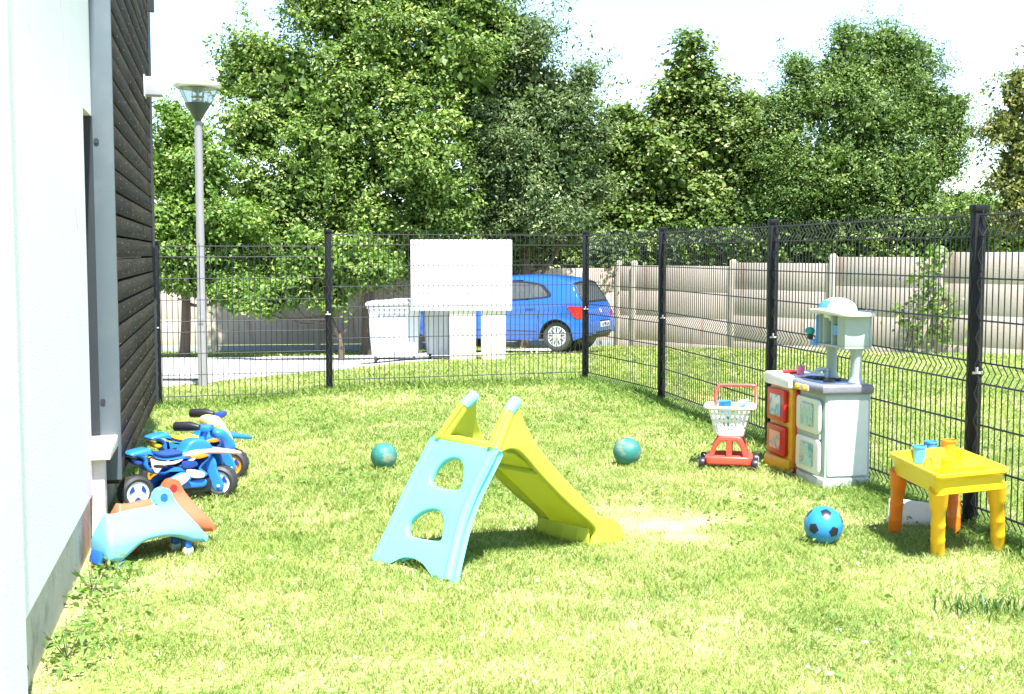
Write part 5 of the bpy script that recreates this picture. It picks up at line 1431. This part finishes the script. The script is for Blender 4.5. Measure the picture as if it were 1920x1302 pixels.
def ringp(t, n=48):
    z = .208 + .175 * t; hx_, hy_ = .088 + .045 * t, .080 + .040 * t
    pts = rrect(-hx_, -hy_, hx_, hy_, .035, 11); return [(a_ + .005, b_, z) for a_, b_ in pts]
w = MB()
NT = 13; rg = [ringp(t) for t in np.linspace(0, 1, NT)]
n_ = len(rg[0]); vs_ = [[w.bm.verts.new(p) for p in r_] for r_ in rg]
# resample ring evenly into cells: holes where both cell indices are odd
acc = [0]
for k in range(n_): a_, b_ = Vector(rg[-1][k]), Vector(rg[-1][(k + 1) % n_]); acc.append(acc[-1] + (b_ - a_).length)
w.bm.free(); w.bm = bmesh.new()
NCOL = 56
def even(r_):
    out = []
    for c in range(NCOL):
        d = acc[-1] * c / NCOL
        for k in range(n_):
            if acc[k] <= d <= acc[k + 1] + 1e-9:
                f_ = (d - acc[k]) / max(1e-9, acc[k + 1] - acc[k]); out.append(tuple(Vector(r_[k]).lerp(Vector(r_[(k + 1) % n_]), f_))); break
    return out
rg = [even(r_) for r_ in rg]; vs_ = [[w.bm.verts.new(p) for p in r_] for r_ in rg]
for i in range(NT - 1):
    for c in range(NCOL):
        if i % 3 == 1 and c % 2 == 1 : continue
        if i % 3 == 2 and c % 2 == 1 and i < NT - 2: continue
        w.bm.faces.new((vs_[i][c], vs_[i][(c + 1) % NCOL], vs_[i + 1][(c + 1) % NCOL], vs_[i + 1][c]))
w.bm.faces.new(vs_[0][::-1])
bmesh.ops.recalc_face_normals(w.bm, faces=w.bm.faces)
bmesh.ops.solidify(w.bm, geom=w.bm.faces[:], thickness=.004)
bk = w.build("basket", M_bask, cart, 35, False)
w = MB(); w.plate([rrect(-.155, -.140, .165, .140, .05), rrect(-.125, -.115, .135, .115, .035)], .007, .004, lambda a_, b_, c_: (a_, b_, .386 + c_), 2); w.build("rim", M_bask, bk, 45)
w = MB(); w.tube(smooth([(-.085, .10, .385), (-.09, .125, .44), (-.075, .145, .488), (-.045, .15, .498), (.13, .15, .498), (.155, .148, .485), (.160, .12, .43), (.160, .09, .385)], 4, False), .011, 10); w.build("handle", M_coral, cart, 60)
# coloured squares added for contents seen through the holes, and toys inside
cs_ = MB()
for k, (a_, zz, mm) in enumerate(((.035, .365, M_baby), (.035, .325, M_baby), (.035, .285, M_navy), (-.005, .325, M_teal), (-.005, .285, M_teal), (-.03, .285, M_or))):
    w = MB(); w.box((a_, -.108 + (.39 - zz) * -.0 + (.365 - zz) * .20, zz), (.016, .004, .018), .001); w.build("contents_square", mm, bk)
ww = cart.matrix_basis
pr = Matrix.Translation(cart.location) @ Matrix.Rotation(R(-12), 4, 'Z')
for (lx_, ly_, mm, lab, k) in ((-.03, 0, M_baby, "pale blue toy tub in the trolley basket", 0), (.03, .02, plastic("mint_plastic", (.25, .6, .55)), "mint toy bottle lying across the trolley basket", 1)):
    p = pr @ Vector((lx_, ly_, .34)); o = None
    w = MB()
    if k == 0: w.lathe([(0, -.03), (.035, -.03), (.042, .055), (.045, .06), (.038, .058), (.033, -.01), (0, -.012)], seg=20)
    else: w.lathe([(0, 0), (.022, 0), (.024, .06), (.012, .08), (.012, .10), (0, .10)], Matrix.Rotation(R(62), 4, 'Y'), 18)
    o = w.build("toy_tub" if k == 0 else "toy_bottle", mm, None, 50); o.location = p + Vector((0, 0, .015 + .02 * k)); tag(o, lab, "toy")

# ---- yellow water table
ZT = .395
fl = onz(1757, 1042, 0); fr = onz(1876, 1032, 0); bl = onz(1673, 999, 0); br = onz(1790, 1000, 0)
tA, tB, tC, tD = onz(1663, 849, ZT), onz(1757, 893, ZT), onz(1897, 880, ZT), onz(1790, 838, ZT)
tc_ = (tA + tB + tC + tD) / 4
tab = thing("water_table", "yellow plastic water play table with sturdy legs at the right end of the fence", "play table", (tc_.x, tc_.y, 0))
M_ty = plastic("lemon_yellow_plastic", (.74, .52, .015), rough=.35)
M_tl = plastic("amber_yellow_plastic", (.74, .40, .01), rough=.38)
M_to = plastic("orange_leg_plastic", (.70, .17, .01), rough=.38)
cor = [Vector((p.x - tc_.x, p.y - tc_.y)) for p in (tA, tB, tC, tD)]
def inset(k, r=.05, n=5):
    out = []; N_ = 4
    for i in range(4):
        p = cor[i] * k; a_ = (cor[i - 1] * k - p).normalized(); b_ = (cor[(i + 1) % 4] * k - p).normalized()
        for j in range(n + 1):
            t = j / n; q0, q2 = p + a_ * r, p + b_ * r; q_ = q0 * (1 - t) ** 2 + p * 2 * t * (1 - t) + q2 * t * t; out.append((q_.x, q_.y))
    out.append(out[0]); return out
w = MB(); P = []
for k, z_ in ((.80, .310), (.86, .300), (.90, .305), (.92, .365), (.98, .378), (1.0, .384), (1.0, .395), (.985, .400), (.93, .398), (.915, .390), (.88, .345), (.86, .340), (.45, .338), (.02, .338)):
    P.append([(a_, b_, z_) for a_, b_ in inset(k, .05 * k)])
w.grid(P); w.box((0, 0, .318), (.25, .42, .02), .004); tr_ = w.build("tray", M_ty, tab, 40)
w = MB(); w.box((.03, .0, .352), (.30, .012, .03), .004, (0, 0, .2)); w.build("tray_divider", M_ty, tr_)
legs = ((fl, 1, M_tl), (fr, 2, M_tl), (bl, 0, M_to), (br, 3, M_to))
for g, ci, mm in legs:
    top = cor[ci] * .78; b_ = Vector((g.x - tc_.x, g.y - tc_.y)); b_ = b_ * .96
    w = MB(); pts = [(b_.x, b_.y, -.012)] + [tuple(Vector((b_.x, b_.y, 0)).lerp(Vector((top.x, top.y, .32)), t)) for t in (.05, .23, .25, .27, .46, .48, .50, .70, .72, .80, 1)]
    w.tube(pts, [.030, .030, .031, .033, .030, .031, .033, .030, .031, .036, .038, .043], 14); w.build("leg", mm, tab, 45)
def cup(u, v, zt, rp, hh, mm, label, taper=.85, Yd=None, rim=True):
    c = onz(u, v, zt); r = rp * c.y / F
    w = MB(); w.lathe([(0, 0), (r * taper, 0), (r * .96, hh - .008), (r * 1.08, hh - .008), (r * 1.08, hh), (r * .92, hh), (r * taper * .9, .006), (0, .006)], seg=22)
    o = w.build("toy_cup", mm, None, 45); o.location = (c.x, c.y, zt); tag(o, label, "cup", "toy cups on the yellow table"); return o
cup(1723, 868, .343, 12.5, .082, M_baby, "short wide pale blue cup, leftmost on the yellow table")
cup(1745, 858, .343, 11.5, .080, M_baby, "tall slim blue cup just right of the short wide blue one", .9)
cup(1778, 860, .343, 14, .092, M_or, "orange cup standing behind the yellow pot on the table")
cup(1776, 893, .345, 13, .080, M_ty, "yellow pot at the near side of the table tray", .85)
c = onz(1740, 874, .35); w = MB(); w.tube(smooth([(-.018, 0, 0), (-.018, 0, .030), (-.006, 0, .045), (.008, 0, .045), (.018, 0, .030), (.018, 0, 0)], 4, False), .006, 8); w.box((0, 0, .002), (.045, .02, .01), .003)
o = w.build("toy_scoop", M_or, None, 50); o.location = (c.x, c.y, .345); o.rotation_euler = (0, 0, .3); tag(o, "small orange loop-handled scoop between the blue cups and the yellow pot", "scoop")
# white slab on the grass
sq = onz(1712, 985, 0)
slab = MB(); slab.box((0, 0, .05), (.225, .06, .13), .014, (R(-12), R(6), 0), 3); so = slab.build("white_block", mat("chalky_white_block", (.66, .66, .66), .9, .06, 12, .4, 60, dirt=(.4, .4, .36), dscale=12, damt=.5), None, 50)
so.location = (sq.x, sq.y + .03, 0); so.rotation_euler = (0, 0, R(-12)); tag(so, "rough white block lying on the grass under the yellow table", "block")
# pebble-like litter and a bar near the lamp
g = onground(345, 719); w = MB(); w.box((0, 0, .05), (.52, .03, .03), .004); o = w.build("metal_bar", M_darkmetal, None); o.location = (g.x, g.y, ground(g.x, g.y)); tag(o, "thin dark metal bar lying by the lane edge left of the lamp post", "bar")
g = onz(1146, 722, 0); w = MB(); w.lathe([(0, 0), (.022, 0), (.026, .03), (0, .034)], seg=14); o = w.build("bottle_cap", M_baby, None); o.location = (g.x, g.y, .0); tag(o, "tiny blue plastic cap in the grass just right of the corner fence post", "cap")
